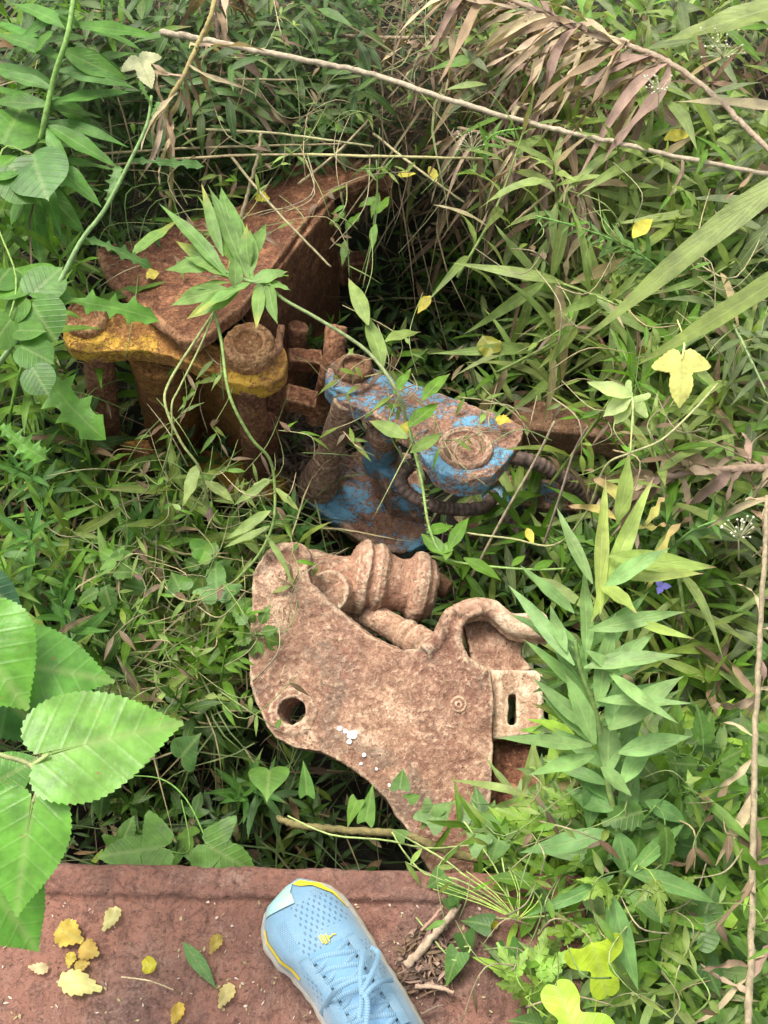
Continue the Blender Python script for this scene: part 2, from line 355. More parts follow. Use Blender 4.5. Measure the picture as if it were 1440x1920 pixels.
# ------------------------------------------------ cast-metal builder
def prism(bm, top, n, th, hole=None):
    top = [Vector(p) for p in top]; a = [bm.verts.new(p) for p in top]; b = [bm.verts.new(p-n*th) for p in top]
    bm.faces.new(a); bm.faces.new(list(reversed(b))); k = len(a)
    for i in range(k): bm.faces.new((a[i], b[i], b[(i+1) % k], a[(i+1) % k]))
def pprism(bm, px, pl, th, lift=0.):
    p0, n = pl; prism(bm, [Pp(x, y, p0+n*lift, n) for x, y in px], n, th)
def lathe(bm, p0, p1, prof, k=40):
    p0 = Vector(p0); p1 = Vector(p1); d = p1-p0; L = d.length; d.normalize(); u = d.orthogonal().normalized(); v = d.cross(u)
    rings = []
    for t, r in prof:
        rings.append([bm.verts.new(p0+d*(t*L)+(u*math.cos(2*math.pi*j/k)+v*math.sin(2*math.pi*j/k))*max(r, 1e-4)) for j in range(k)])
    for A, B in zip(rings, rings[1:]):
        for j in range(k): bm.faces.new((A[j], A[(j+1) % k], B[(j+1) % k], B[j]))
    bm.faces.new(list(reversed(rings[0]))); bm.faces.new(rings[-1])
def cyl(bm, p0, p1, r, r2=None, k=32): lathe(bm, p0, p1, [(0, r), (1, r if r2 is None else r2)], k)
def bmtube(bm, pts, r, k=14, sm=6, flat=None):
    pts = catmull(pts, sm); rings = []; ref = None; n = len(pts)
    for i, p in enumerate(pts):
        d = (pts[min(i+1, n-1)]-pts[max(i-1, 0)]).normalized()
        if ref is None: ref = d.orthogonal().normalized()
        ref = (ref-d*ref.dot(d)).normalized(); b = d.cross(ref); rr = r(i/(n-1)) if callable(r) else r
        rings.append([bm.verts.new(p+(ref*math.cos(2*math.pi*j/k)+b*math.sin(2*math.pi*j/k))*rr) for j in range(k)])
    for A, B in zip(rings, rings[1:]):
        for j in range(k): bm.faces.new((A[j], A[(j+1) % k], B[(j+1) % k], B[j]))
    bm.faces.new(list(reversed(rings[0]))); bm.faces.new(rings[-1])
def box(bm, c, ax, ay, az):
    c = Vector(c); vs = [bm.verts.new(c+ax*i+ay*j+az*k) for i in (-1, 1) for j in (-1, 1) for k in (-1, 1)]
    for f in ((0, 1, 3, 2), (4, 6, 7, 5), (0, 4, 5, 1), (2, 3, 7, 6), (0, 2, 6, 4), (1, 5, 7, 3)): bm.faces.new([vs[i] for i in f])
_tx = {}
def tex(sc):
    if sc not in _tx:
        t = bpy.data.textures.new('lumps', 'CLOUDS'); t.noise_scale = sc; t.noise_depth = 4; _tx[sc] = t
    return _tx[sc]
def cast(name, bm, material, parent, vox=.0025, smooth=4, disp=.003, dsc=.03, cut=None):
    off = parent.location.copy(); q = parent.parent
    while q is not None: off += q.location; q = q.parent
    bmesh.ops.recalc_face_normals(bm, faces=bm.faces); bmesh.ops.translate(bm, verts=bm.verts, vec=-off)
    me = bpy.data.meshes.new(name); bm.to_mesh(me); bm.free()
    o = bpy.data.objects.new(name+'_tmp', me); C.objects.link(o); c = None
    r = o.modifiers.new('r', 'REMESH'); r.mode = 'VOXEL'; r.voxel_size = vox; r.adaptivity = 0
    if cut is not None:
        bmesh.ops.recalc_face_normals(cut, faces=cut.faces); bmesh.ops.translate(cut, verts=cut.verts, vec=-off)
        cm = bpy.data.meshes.new('c'); cut.to_mesh(cm); cut.free(); c = bpy.data.objects.new('c', cm); C.objects.link(c)
        b = o.modifiers.new('b', 'BOOLEAN'); b.operation = 'DIFFERENCE'; b.object = c; b.solver = 'EXACT'
        r = o.modifiers.new('r2', 'REMESH'); r.mode = 'VOXEL'; r.voxel_size = vox
    s = o.modifiers.new('s', 'SMOOTH'); s.iterations = smooth; s.factor = .5
    for st, sc in ((disp, dsc), (disp*.45, dsc*.28)):
        d = o.modifiers.new('d', 'DISPLACE'); d.texture = tex(sc); d.strength = st; d.mid_level = .5; d.texture_coords = 'LOCAL'
    bpy.context.view_layer.update()
    dg = bpy.context.evaluated_depsgraph_get(); em = bpy.data.meshes.new_from_object(o.evaluated_get(dg)); em.name = name
    bpy.data.objects.remove(o)
    if c: bpy.data.objects.remove(c)
    em.polygons.foreach_set('use_smooth', np.ones(len(em.polygons), bool)); em.materials.clear(); em.materials.append(material)
    ob = bpy.data.objects.new(name, em); C.objects.link(ob); ob.parent = parent; return ob
def nb(): return bmesh.new()

# ------------------------------------------------ rusty beam at the bottom
UP = Vector((0, 0, 1))
bt = thing('steel_beam', 'wide reddish rusty steel beam under the blue shoe', 'steel beam', (0, 0, -.3))
yE = P(600, 1632, 0).y; yR = P(600, 1692, 0).y
bm = nb()
prof = [(-.9, 0)]+[(y, 0) for y in np.linspace(-.2, yR-.012, 70)]+[(yR-.005, -.0004), (yR-.003, -.0022), (yR-.001, -.0026), (yR+.0008, .0006), (yR+.003, .0032), (yR+.006, .0036)]+[(y, .0032) for y in np.linspace(yR+.009, yE-.008, 8)]+[(yE-.004, .0022), (yE-.001, -.001), (yE+.001, -.006), (yE, -.014), (yE-.004, -.02), (yE-.012, -.022), (-.9, -.022)]
x0, x1 = -1.6, .205; mb = MB(); xs_ = np.concatenate([np.linspace(x0, -.42, 20), np.linspace(-.415, x1, 420)]); npf = len(prof); V = []
for x in xs_:
    for j, (y, z) in enumerate(prof):
        p = Vector((x, y, z)); q_ = 1 if y > -.3 and z > -.018 else 0; edge_ = 1 if y > yR-.02 else 0
        h_ = (mnoise.noise(p*14)*.0022+mnoise.noise(p*55)*.0010+mnoise.noise(p*160)*.0006)*q_
        V.append((x+(0 if x < x1-.002 else mnoise.noise(Vector((y*30, 0, 0)))*.004), y+(.0022*mnoise.noise(Vector((x*25, 3, 0)))+.0012*mnoise.noise(Vector((x*110, 7, 0))))*edge_-.022*x*(1 if y > -.5 else 0), z+h_))
nX = len(xs_); mb.add(V, [[i*npf+j, i*npf+(j+1) % npf, (i+1)*npf+(j+1) % npf, (i+1)*npf+j] for i in range(nX-1) for j in range(npf)])
mb.q.append(np.array([[(nX-1)*npf+a for a in (k, k+1, npf-2-k, npf-1-k)] for k in range(npf//2-1)]))
mb.build('flange', M['beam'], bt)
bm = nb(); box(bm, (-.7, -.02, -.26), Vector((.9, 0, 0)), Vector((0, .012, 0)), Vector((0, 0, .236)))
me = bpy.data.meshes.new('web'); bmesh.ops.recalc_face_normals(bm, faces=bm.faces); bmesh.ops.translate(bm, verts=bm.verts, vec=(0, 0, .3)); bm.to_mesh(me); bm.free()
o = bpy.data.objects.new('web', me); C.objects.link(o); o.parent = bt; me.materials.append(M['beam'])
# lower plate peeping out to the right below the beam
lt = thing('steel_plate', 'low rusty plate half buried right of the big beam', 'steel plate', P(1090, 1890, -.06))
bm = nb(); pprism(bm, [(930, 1868), (1190, 1862), (1215, 1895), (1190, 2100), (930, 2100)], (Vector((0, 0, -.05)), UP), .02)
o = cast('plate', bm, M['beam'], lt, vox=.004, smooth=2)

# ------------------------------------------------ the tan coupler
ct = thing('machine_coupler', 'large dusty pinkish rusty cast coupler with round eye hole and hooked jaw', 'machine coupler', P(720, 1330, -.34))
pl = (P(720, 1330, -.17), Vector((-.06, -.20, .97)).normalized())
OUT = [(498, 1033), (512, 1022), (535, 1017), (560, 1018), (577, 1026), (583, 1045), (578, 1069), (583, 1098), (613, 1127), (649, 1153), (684, 1184), (724, 1207), (756, 1219), (791, 1214), (813, 1193), (830, 1165), (850, 1150),
       (870, 1160), (868, 1200), (876, 1235), (900, 1250), (920, 1258), (925, 1300), (925, 1380), (922, 1447), (920, 1504), (908, 1545), (903, 1600), (896, 1640), (860, 1652), (812, 1645), (787, 1602), (769, 1562), (742, 1531), (724, 1500), (689, 1464), (649, 1433), (604, 1411), (551, 1402), (516, 1384), (498, 1358), (482, 1322), (470, 1285), (467, 1247), (466, 1200), (470, 1150), (472, 1110), (474, 1075)]
bm = nb(); pprism(bm, OUT, pl, .036)
s = pxm(pl[0])
hc = Pp(549, 1334, *pl); cyl(bm, hc+pl[1]*.003, hc-pl[1]*.045, 44*s, 50*s)
# left lug rim and far rim
for pts, r in (([(505, 1045), (528, 1028), (556, 1028), (574, 1046), (566, 1074), (574, 1094), (596, 1118), (640, 1156), (690, 1195), (745, 1222)], 11), ([(797, 1222), (822, 1198), (838, 1165), (852, 1148), (880, 1140), (905, 1143)], 15)):
    bmtube(bm, [Pp(x, y, *pl)-pl[1]*(.001+.0012*i) for i, (x, y) in enumerate(pts)], r*s)
# raised rim following the jaw down to the cheek corner
bmtube(bm, [Pp(x, y, *pl)+pl[1]*.001 for x, y in ((905, 1143), (872, 1158), (858, 1190), (866, 1222), (888, 1248), (912, 1262))], 9*s)
bmtube(bm, [Pp(x, y, *pl)-pl[1]*.002 for x, y in ((870, 1160), (854, 1186), (858, 1222), (880, 1252), (905, 1272))], 10*s)
for x, y, r in ((905, 1268, 15), (890, 1278, 13)):
    c0 = Pp(x, y, *pl); cyl(bm, c0+pl[1]*.002, c0-pl[1]*.02, r*s)
cut = nb(); cyl(cut, hc+pl[1]*.03+Vector((-.008, 0, 0)), hc-pl[1]*.09+Vector((.020, 0, 0)), 26*s, 26*s, 40)
ck = cast('cheek', bm, M['coupler'], ct, vox=.002, smooth=2, disp=.005, dsc=.028, cut=cut)
# bolt
bc = Pp(860, 1321, *pl); bm = nb(); lathe(bm, bc-pl[1]*.01, bc+pl[1]*.003, [(0, 17*s), (.8, 17*s), (1, 14*s), (1.001, 12*s), (.92, 11*s), (.92, 7*s), (1, 6.5*s), (1, 3*s), (.8, 2.6*s)], 28)
cast('bolt', bm, M['coupler'], ct, vox=.0009, smooth=2, disp=.0006, dsc=.01)
# hooked jaw lip
bm = nb(); n = pl[1]
lip = [(856, 1152), (884, 1140), (922, 1141), (944, 1158), (966, 1176), (1000, 1180), (1030, 1184)]
bmtube(bm, [Pp(x, y-2, *pl)-n*(.004+.012*i/6) for i, (x, y) in enumerate(lip)], lambda t: (19-3*t)*s)
bmtube(bm, [Pp(x, y+2, *pl)-n*(.022+.01*i/6) for i, (x, y) in enumerate(lip)], lambda t: (18-1*t)*s)
pprism(bm, [(940, 1150), (985, 1150), (1010, 1140), (1026, 1152), (1034, 1196), (985, 1190), (945, 1180)], (pl[0]-n*.012, n), .02)
cast('hook', bm, M['castdust'], ct, vox=.0022, smooth=6, disp=.004, dsc=.03)
# concave jaw wall falling away below the lip
bm = nb()
p_ = [(862, 1150, .03), (905, 1150, .045), (960, 1160, .05), (985, 1185, .05), (978, 1228, .042), (1000, 1254, .034), (965, 1262, .03), (925, 1264, .022), (885, 1240, .02)]
prism(bm, [Pp(x, y, pl[0]-n*d, n) for x, y, d in p_], n, .05)
cast('jaw', bm, M['coupler'], ct, vox=.0025, smooth=8, disp=.004, dsc=.03)
# box housing with slot
bm = nb(); pprism(bm, [(921, 1256), (1004, 1256), (1017, 1268), (1020, 1368), (1012, 1374), (921, 1388)], (pl[0]-n*.018, n), .05)
bmtube(bm, [Pp(x, y, pl[0]-n*.02, n) for x, y in ((1010, 1264), (1012, 1310), (1014, 1366))], 8*s)
bmtube(bm, [Pp(x, y, pl[0]-n*.02, n) for x, y in ((936, 1262), (937, 1310), (938, 1380))], 7*s)
cut = nb(); pprism(cut, [(955, 1296), (971, 1294), (971, 1352), (955, 1354)], (pl[0]+n*.02, n), .2)
cast('housing', bm, M['castdust'], ct, vox=.0022, smooth=3, disp=.003, dsc=.03, cut=cut)
bm = nb(); pprism(bm, [(918, 1380), (1008, 1372), (1014, 1470), (990, 1570), (900, 1590), (905, 1500)], (pl[0]-n*.050, n), .06)
c0 = Pp(948, 1500, pl[0]-n*.046, n); lathe(bm, c0-n*.03, c0+n*.006, [(0, 34*s), (1, 34*s), (1, 22*s), (.7, 22*s)], 30); bmtube(bm, [Pp(x, y, pl[0]-n*.05, n) for x, y in ((930, 1392), (932, 1440), (926, 1500), (915, 1560))], 8*s)
cast('lower_housing', bm, M['brown'], ct, vox=.003, smooth=3)
# pivot shaft with collars behind the cheek
A0 = P(560, 1062, -.235); A1 = P(812, 1108, -.275)
bm = nb(); lathe(bm, A0, A1, [(0, .024), (.10, .028), (.28, .024), (.37, .028), (.40, .046), (.43, .052), (.455, .055), (.48, .055), (.50, .050), (.51, .046), (.53, .050), (.56, .053), (.60, .051), (.64, .042), (.74, .037), (.80, .039), (.83, .049), (.86, .052), (.91, .051), (.935, .045), (.97, .042), (1, .036)], 56)
for f in (.47, .53, .83): 
    c0 = A0.lerp(A1, f); 
cyl(bm, P(615, 1110, -.215), P(655, 1120, -.27), .030, .026)
cyl(bm, P(600, 1085, -.25), P(690, 1150, -.29), .024, .032)
cast('pivot_shaft', bm, M['castdust'], ct, vox=.0018, smooth=2, disp=.006, dsc=.035)
bm = nb(); B0 = P(690, 1150, -.27); B1 = P(815, 1222, -.23)
lathe(bm, B0, B1, [(0, .019), (.52, .019), (.54, .022), (.62, .022), (.66, .019), (.70, .023), (.95, .022), (1, .018)], 40)
cast('pin', bm, M['castdust'], ct, vox=.002, smooth=3, disp=.003, dsc=.02)
bm = nb(); cyl(bm, P(800, 1085, -.3), P(842, 1108, -.3), .019, .014)
cast('bolt', bm, M['earthrust'], ct, vox=.002, smooth=4, disp=.003, dsc=.02)

# ------------------------------------------------ yellow link
yt = thing('yellow_link', 'rusty link frame with flaking yellow paint and two round pins', 'machine link', P(330, 860, -.42))
pl = (P(320, 640, -.085), UP); s = pxm(pl[0])
OUT = [(117, 625), (118, 640), (130, 652), (160, 660), (210, 658), (265, 656), (320, 667), (365, 684), (405, 702), (428, 716), (466, 726), (506, 722), (532, 702), (540, 672), (532, 650), (510, 635), (470, 628), (432, 634), (408, 648), (365, 634), (312, 607), (275, 590), (211, 574), (174, 566), (138, 576), (120, 600)]
bm = nb(); pprism(bm, OUT, pl, .028)
c0 = Pp(478, 674, *pl); cyl(bm, c0+UP*.002, c0-UP*.038, 60*s, 55*s)
c0 = Pp(166, 612, *pl); cyl(bm, c0+UP*.002, c0-UP*.03, 48*s, 44*s)
cast('top_plate', bm, M['yellow'], yt, vox=.0022, smooth=5, disp=.005, dsc=.025)
bm = nb(); c0 = Pp(470, 664, *pl); z = Vector((0, 0, .03)); lathe(bm, c0-z*.4, c0+z, [(0, 50*s), (.7, 49*s), (.93, 46*s), (1, 41*s), (1, 27*s), (.86, 25*s), (.86, 2*s)], 44)
hk = nb(); 
cast('pin_head', bm, M['pinrust'], yt, vox=.0018, smooth=3, disp=.004, dsc=.012)
bm = nb(); c0 = Pp(164, 602, *pl); lathe(bm, c0-UP*.01, c0+UP*.016, [(0, 42*s), (.8, 41*s), (1, 37*s), (1, 24*s), (.9, 22*s), (.9, 2*s)], 44)
cast('pin_head', bm, M['pinrust'], yt, vox=.0018, smooth=3, disp=.004, dsc=.012)
bm = nb(); bmtube(bm, [P(508, 668, -.05), P(522, 655, -.04), P(524, 635, -.035), P(528, 610, -.03)], 7*s)
cast('hook', bm, M['brown'], yt, vox=.0015, smooth=3, disp=.002, dsc=.01)
bm = nb(); lathe(bm, P(470, 715, -.10), P(482, 905, -.41), [(0, .0205), (.93, .0195), (.94, .023), (1, .023)], 36)
cyl(bm, P(500, 790, -.28), P(505, 870, -.40), .018)
cast('pin', bm, M['brown'], yt, vox=.0022, smooth=3, disp=.003, dsc=.02)
bm = nb(); cyl(bm, P(182, 650, -.10), P(205, 850, -.42), .0215)
cast('pin', bm, M['brown'], yt, vox=.0022, smooth=3, disp=.003, dsc=.02)
# web wall joining the plates, hollow arched middle
bm = nb(); a0 = P(232, 655, -.11); a1 = P(448, 712, -.11)
pts = []
for i in range(9):
    t = i/8; p = a0.lerp(a1, t)+Vector((0, .05*math.sin(t*math.pi), 0)); pts.append(p)
top = pts+[p+Vector((0, .02, 0)) for p in reversed(pts)]
prism(bm, top, UP, .30)
cyl(bm, P(298, 690, -.13)+Vector((0, .03, 0)), P(330, 860, -.43)+Vector((0, .03, 0)), .045)
cast('web', bm, M['ochre'], yt, vox=.003, smooth=5, disp=.006, dsc=.03)
pl = (P(400, 880, -.40), UP); s = pxm(pl[0])
bm = nb(); pprism(bm, [(200, 835), (260, 822), (340, 830), (420, 850), (470, 858), (520, 862), (542, 885), (538, 915), (512, 934), (470, 938), (430, 922), (405, 890), (320, 874), (225, 878), (195, 862)], pl, .028)
c0 = Pp(490, 896, *pl); cyl(bm, c0+UP*.006, c0-UP*.03, 48*s, 46*s)
cast('bottom_plate', bm, M['yellow'], yt, vox=.0025, smooth=5, disp=.005, dsc=.025)

# ------------------------------------------------ big brown bracket above
gt = thing('bracket_plate', 'broad brown rusty bracket plate with a pointed lip above the yellow link', 'machine bracket', P(450, 500, -.4))
pl = plane3(P(340, 628, -.045), P(187, 461, -.13), P(690, 312, -.17))
bm = nb(); pprism(bm, [(187, 459), (196, 492), (215, 525), (249, 555), (282, 585), (307, 610), (342, 636), (368, 640), (400, 622), (417, 600), (455, 575), (474, 548), (520, 488), (552, 443), (586, 398), (622, 358), (652, 345), (690, 332), (698, 312), (690, 301), (640, 294), (585, 298), (545, 308), (520, 330), (498, 352), (470, 375), (430, 395), (350, 415), (250, 450)], pl, .018)
bmtube(bm, [Pp(x, y, *pl)-pl[1]*.006 for x, y in ((187, 465), (215, 525), (282, 585), (342, 632))], .008)
cast('top_plate', bm, M['brown'], gt, vox=.0028, smooth=2, disp=.007, dsc=.04)
A = Pp(470, 556, *pl)-pl[1]*.012; B = Pp(627, 360, *pl)-pl[1]*.012
d = (B-A).normalized(); nn = d.cross(UP).normalized()
bm = nb(); prism(bm, [A, B, B-nn*.016*(1 if nn.y < 0 else -1), A-nn*.016*(1 if nn.y < 0 else -1)], UP, .36)
cast('side_wall', bm, M['brown'], gt, vox=.003, smooth=3, disp=.006, dsc=.05)
bm = nb(); pprism(bm, [(690, 318), (738, 330), (735, 352), (688, 350), (640, 372), (634, 352)], (P(680, 340, -.2), UP), .05)
cast('lug', bm, M['brown'], gt, vox=.003, smooth=4, disp=.005, dsc=.04)
bm = nb(); pprism(bm, [(632, 470), (690, 466), (700, 492), (636, 498)], (P(660, 480, -.33), UP), .06)
cast('lug', bm, M['brown'], gt, vox=.003, smooth=4, disp=.005, dsc=.04)

# ------------------------------------------------ shackle between the links
ht = thing('shackle', 'rusty shackle with square bolts between the yellow and blue links', 'shackle', P(590, 760, -.35))
def bar(bm, p0, p1, r, r2=None):
    d = (p1-p0)/2; u = d.cross(UP).normalized()*r; v = u.cross(d).normalized()*(r2 or r); box(bm, (p0+p1)/2, d, u, v)
bm = nb(); bmtube(bm, [P(632, 610, -.16), P(622, 690, -.2), P(606, 740, -.27), P(588, 790, -.32)], lambda t: .017-.002*t)
bmtube(bm, [P(560, 610, -.2), P(545, 680, -.26), P(515, 760, -.3), P(510, 830, -.36)], .016)
cast('bow', bm, M['brown'], ht, vox=.0025, smooth=4, disp=.005, dsc=.03)
for q in ((538, 672, 600, 678, .013), (532, 742, 588, 758, .015)):
    bm = nb(); bar(bm, P(q[0], q[1], -.22), P(q[2], q[3], -.24), q[4]); cast('bolt', bm, M['brown'], ht, vox=.002, smooth=3, disp=.003, dsc=.02)

# ------------------------------------------------ blue link
lt = thing('blue_link', 'rusty link arm with peeling sky blue paint and two round bosses', 'machine link', P(760, 900, -.45))
pl = (P(760, 780, -.13), Vector((.04, .22, .97)).normalized()); n = pl[1]; s = pxm(pl[0])
bm = nb(); pprism(bm, [(610, 703), (614, 730), (640, 752), (690, 772), (735, 797), (772, 822), (792, 855), (826, 888), (880, 901), (925, 890), (948, 866), (978, 824), (982, 800), (944, 779), (900, 764), (856, 747), (800, 728), (749, 708), (705, 692), (680, 680), (640, 670), (618, 682)], pl, .024)
c0 = Pp(656, 712, *pl); cyl(bm, c0+n*.008, c0-n*.03, 45*s, 48*s)
c0 = Pp(872, 848, *pl); lathe(bm, c0-n*.035, c0+n*.004, [(0, 66*s), (.5, 69*s), (.85, 68*s), (1, 62*s)], 48)
bmtube(bm, [Pp(x, y, *pl)-n*.002 for x, y in ((700, 755), (760, 785), (800, 812))], 12*s)
cast('upper_arm', bm, M['blue'], lt, vox=.002, smooth=3, disp=.005, dsc=.02)
bm = nb(); c0 = Pp(872, 846, *pl); lathe(bm, c0-n*.01, c0+n*.012, [(0, 52*s), (.8, 51*s), (1, 47*s), (1, 38*s), (.8, 36*s), (.8, 28*s), (.92, 26*s), (.92, 2*s)], 48)
cast('boss', bm, M['coupler'], lt, vox=.0016, smooth=3, disp=.003, dsc=.02)
bm = nb(); c0 = Pp(662, 702, *pl); lathe(bm, c0-n*.01, c0+n*.02, [(0, 38*s), (.8, 37*s), (1, 32*s), (1, 22*s), (.7, 20*s), (.7, 2*s)], 48)
cast('boss', bm, M['earthrust'], lt, vox=.0018, smooth=3, disp=.006, dsc=.02)
bm = nb(); a0 = P(650, 748, -.14); a1 = P(596, 912, -.385)
lathe(bm, a0, a1, [(0, .0185), (.62, .0185), (.64, .021), (.70, .021), (.72, .022), (.78, .026), (.80, .025), (.85, .029), (.87, .028), (.92, .032), (1, .033)], 40)
cast('pin', bm, M['earthrust'] if False else M['coupler'], lt, vox=.002, smooth=2, disp=.003, dsc=.02)
pl2 = (P(680, 930, -.385), UP)
bm = nb(); pprism(bm, [(556, 905), (566, 928), (600, 955), (640, 985), (690, 1020), (720, 1032), (770, 1034), (812, 1010), (800, 950), (790, 900), (770, 850), (700, 838), (655, 850), (620, 800), (606, 788), (580, 792), (566, 850)], pl2, .03)
bmtube(bm, [Pp(x, y, *pl2)-UP*.004 for x, y in ((560, 918), (600, 950), (650, 986), (700, 1020), (760, 1030))], 10*s)
cast('lower_arm', bm, M['blue'], lt, vox=.0025, smooth=5, disp=.004, dsc=.03)
bm = nb(); prism(bm, [P(708, 838, -.30), P(752, 836, -.30), P(764, 905, -.31), P(800, 955, -.35), P(790, 975, -.37), P(732, 935, -.33), P(712, 885, -.30)], UP, .10)
cyl(bm, P(720, 800, -.2), P(712, 870, -.34), .024, .028)
cast('rib', bm, M['blue'], lt, vox=.0025, smooth=6, disp=.005, dsc=.03)
bm = nb(); prism(bm, [P(868, 962, -.34), P(896, 960, -.34), P(897, 1004, -.36), P(868, 1006, -.36)], UP, .02)
cast('tab', bm, M['blue'], lt, vox=.002, smooth=2, disp=.001)
def boom(name, label, q, z, w_, m):
    t = thing(name, label, 'steel boom', P(*q[-1], z-.05)); bm = nb()
    for a_, b_ in zip(q, q[1:]): bar(bm, P(*a_, z), P(*b_, z), w_, .03)
    cast('arm', bm, m, t, vox=.003, smooth=4, disp=.005, dsc=.04)
    return t
boom('steel_boom', 'brown rusty arm running right from the top of the blue link', [(960, 795), (1120, 808), (1290, 850)], -.24, .026, M['earthrust'])
boom('steel_boom', 'brown rusty arm with blue paint scraps below the ribbed hose', [(905, 925), (1010, 940), (1120, 952)], -.40, .026, M['blue'])

# ------------------------------------------------ ribbed hoses
def hose_mat():
    m, n, b, out = mat('hose_rubber'); c = ramp(n, noise(n, 90, 5, .7, N(n, 'ShaderNodeTexCoord').outputs['Object']), [(.35, (.035, .025, .02)), (.6, (.14, .09, .07)), (.75, (.26, .18, .14))])
    n.links.new(c, b.inputs['Base Color']); b.inputs['Roughness'].default_value = .75; return m
M['hose'] = hose_mat()
def hose(label, px, r):
    pts = [P(*p) for p in px]; t = thing('hydraulic_hose', label, 'hose', pts[0]); bm = nb()
    p = catmull(pts, 10); L = sum((b_-a_).length for a_, b_ in zip(p, p[1:])); k = int(L/.0016); q = []; acc = 0; j = 0
    for i in range(k+1):
        sN = L*i/k
        while j < len(p)-2 and acc+(p[j+1]-p[j]).length < sN: acc += (p[j+1]-p[j]).length; j += 1
        q.append(p[j].lerp(p[j+1], min(1, (sN-acc)/max((p[j+1]-p[j]).length, 1e-9))))
    rings = []; ref = None
    for i, c in enumerate(q):
        d = (q[min(i+1, k)]-q[max(i-1, 0)]).normalized(); ref = d.orthogonal().normalized() if ref is None else (ref-d*ref.dot(d)).normalized(); b = d.cross(ref)
        rr = r*(1+.13*abs(math.sin(i*math.pi/5.5)))
        rings.append([bm.verts.new(c+(ref*math.cos(2*math.pi*a/16)+b*math.sin(2*math.pi*a/16))*rr-t.location) for a in range(16)])
    for A_, B_ in zip(rings, rings[1:]):
        for a in range(16): f = bm.faces.new((A_[a], A_[(a+1) % 16], B_[(a+1) % 16], B_[a])); f.smooth = True
    bm.faces.new(list(reversed(rings[0]))); bm.faces.new(rings[-1])
    me = bpy.data.meshes.new('ribbed_sleeve'); bm.to_mesh(me); bm.free(); me.materials.append(M['hose'])
    o = bpy.data.objects.new('ribbed_sleeve', me); C.objects.link(o); o.parent = t
hose('ribbed black hose looping under the right boss of the blue link', [(775, 868, -.25), (752, 895, -.25), (765, 925, -.26), (805, 945, -.27), (850, 955, -.29), (905, 952, -.30), (925, 930, -.33)], .0092)
hose('ribbed hose passing over the right end of the blue link', [(915, 850, -.26), (965, 858, -.22), (1005, 868, -.22), (1050, 892, -.24), (1100, 928, -.28), (1150, 975, -.33)], .0100)
hose('lower ribbed hose curving down right of the blue link', [(925, 940, -.37), (960, 985, -.35), (975, 1010, -.34), (985, 1060, -.36), (980, 1110, -.42)], .0100)

# ------------------------------------------------ shoe
T0 = (560, 1650); dv = (.469, .883); pv = (-.883, .469)
LS = [0, 3, 6, 24, 50, 84, 128, 153, 216, 258, 340, 430, 500, 550, 570, 578]; LL = [0, 24, 37, 85, 106, 118, 113, 100, 88, 88, 86, 84, 78, 58, 30, 0]
RS = [0, 3, 10, 30, 61, 97, 152, 210, 272, 340, 430, 500, 550, 570, 578]; RR = [0, 8, 18, 42, 59, 66, 70, 73, 78, 80, 78, 74, 56, 30, 0]
def edge(sx, side, inset=0, z=.02):
    wv = np.interp(sx, LS, LL) if side > 0 else -np.interp(sx, RS, RR)
    c = .5*(np.interp(sx, LS, LL)-np.interp(sx, RS, RR)); wv = c+(wv-c)*(1-inset)
    return P(T0[0]+dv[0]*sx+pv[0]*wv, T0[1]+dv[1]*sx+pv[1]*wv, z)
ST_ = np.concatenate([[0, 1.5, 3, 5, 8, 12, 18, 26], np.arange(36, 560, 12), [563, 570, 575, 578]])
hh = lambda sx: float(np.interp(sx, [0, 10, 30, 70, 110, 150, 200, 260, 320, 400, 500, 560, 578], [.012, .022, .034, .048, .055, .060, .068, .080, .092, .085, .088, .07, .03]))
def up_pt(sx, f, lift=0.):      # f -1 (left sole edge) .. 1 (right)
    a = edge(sx, 1, .07, .030); b = edge(sx, -1, .07, .030)
    k = math.sin(f*math.pi/2); k = k*.75+f*.25; p = a.lerp(b, .5+.5*k)
    hgt = hh(sx)*max(0., 1-abs(f)**2.6)**.62
    return p+Vector((0, 0, hgt+lift))
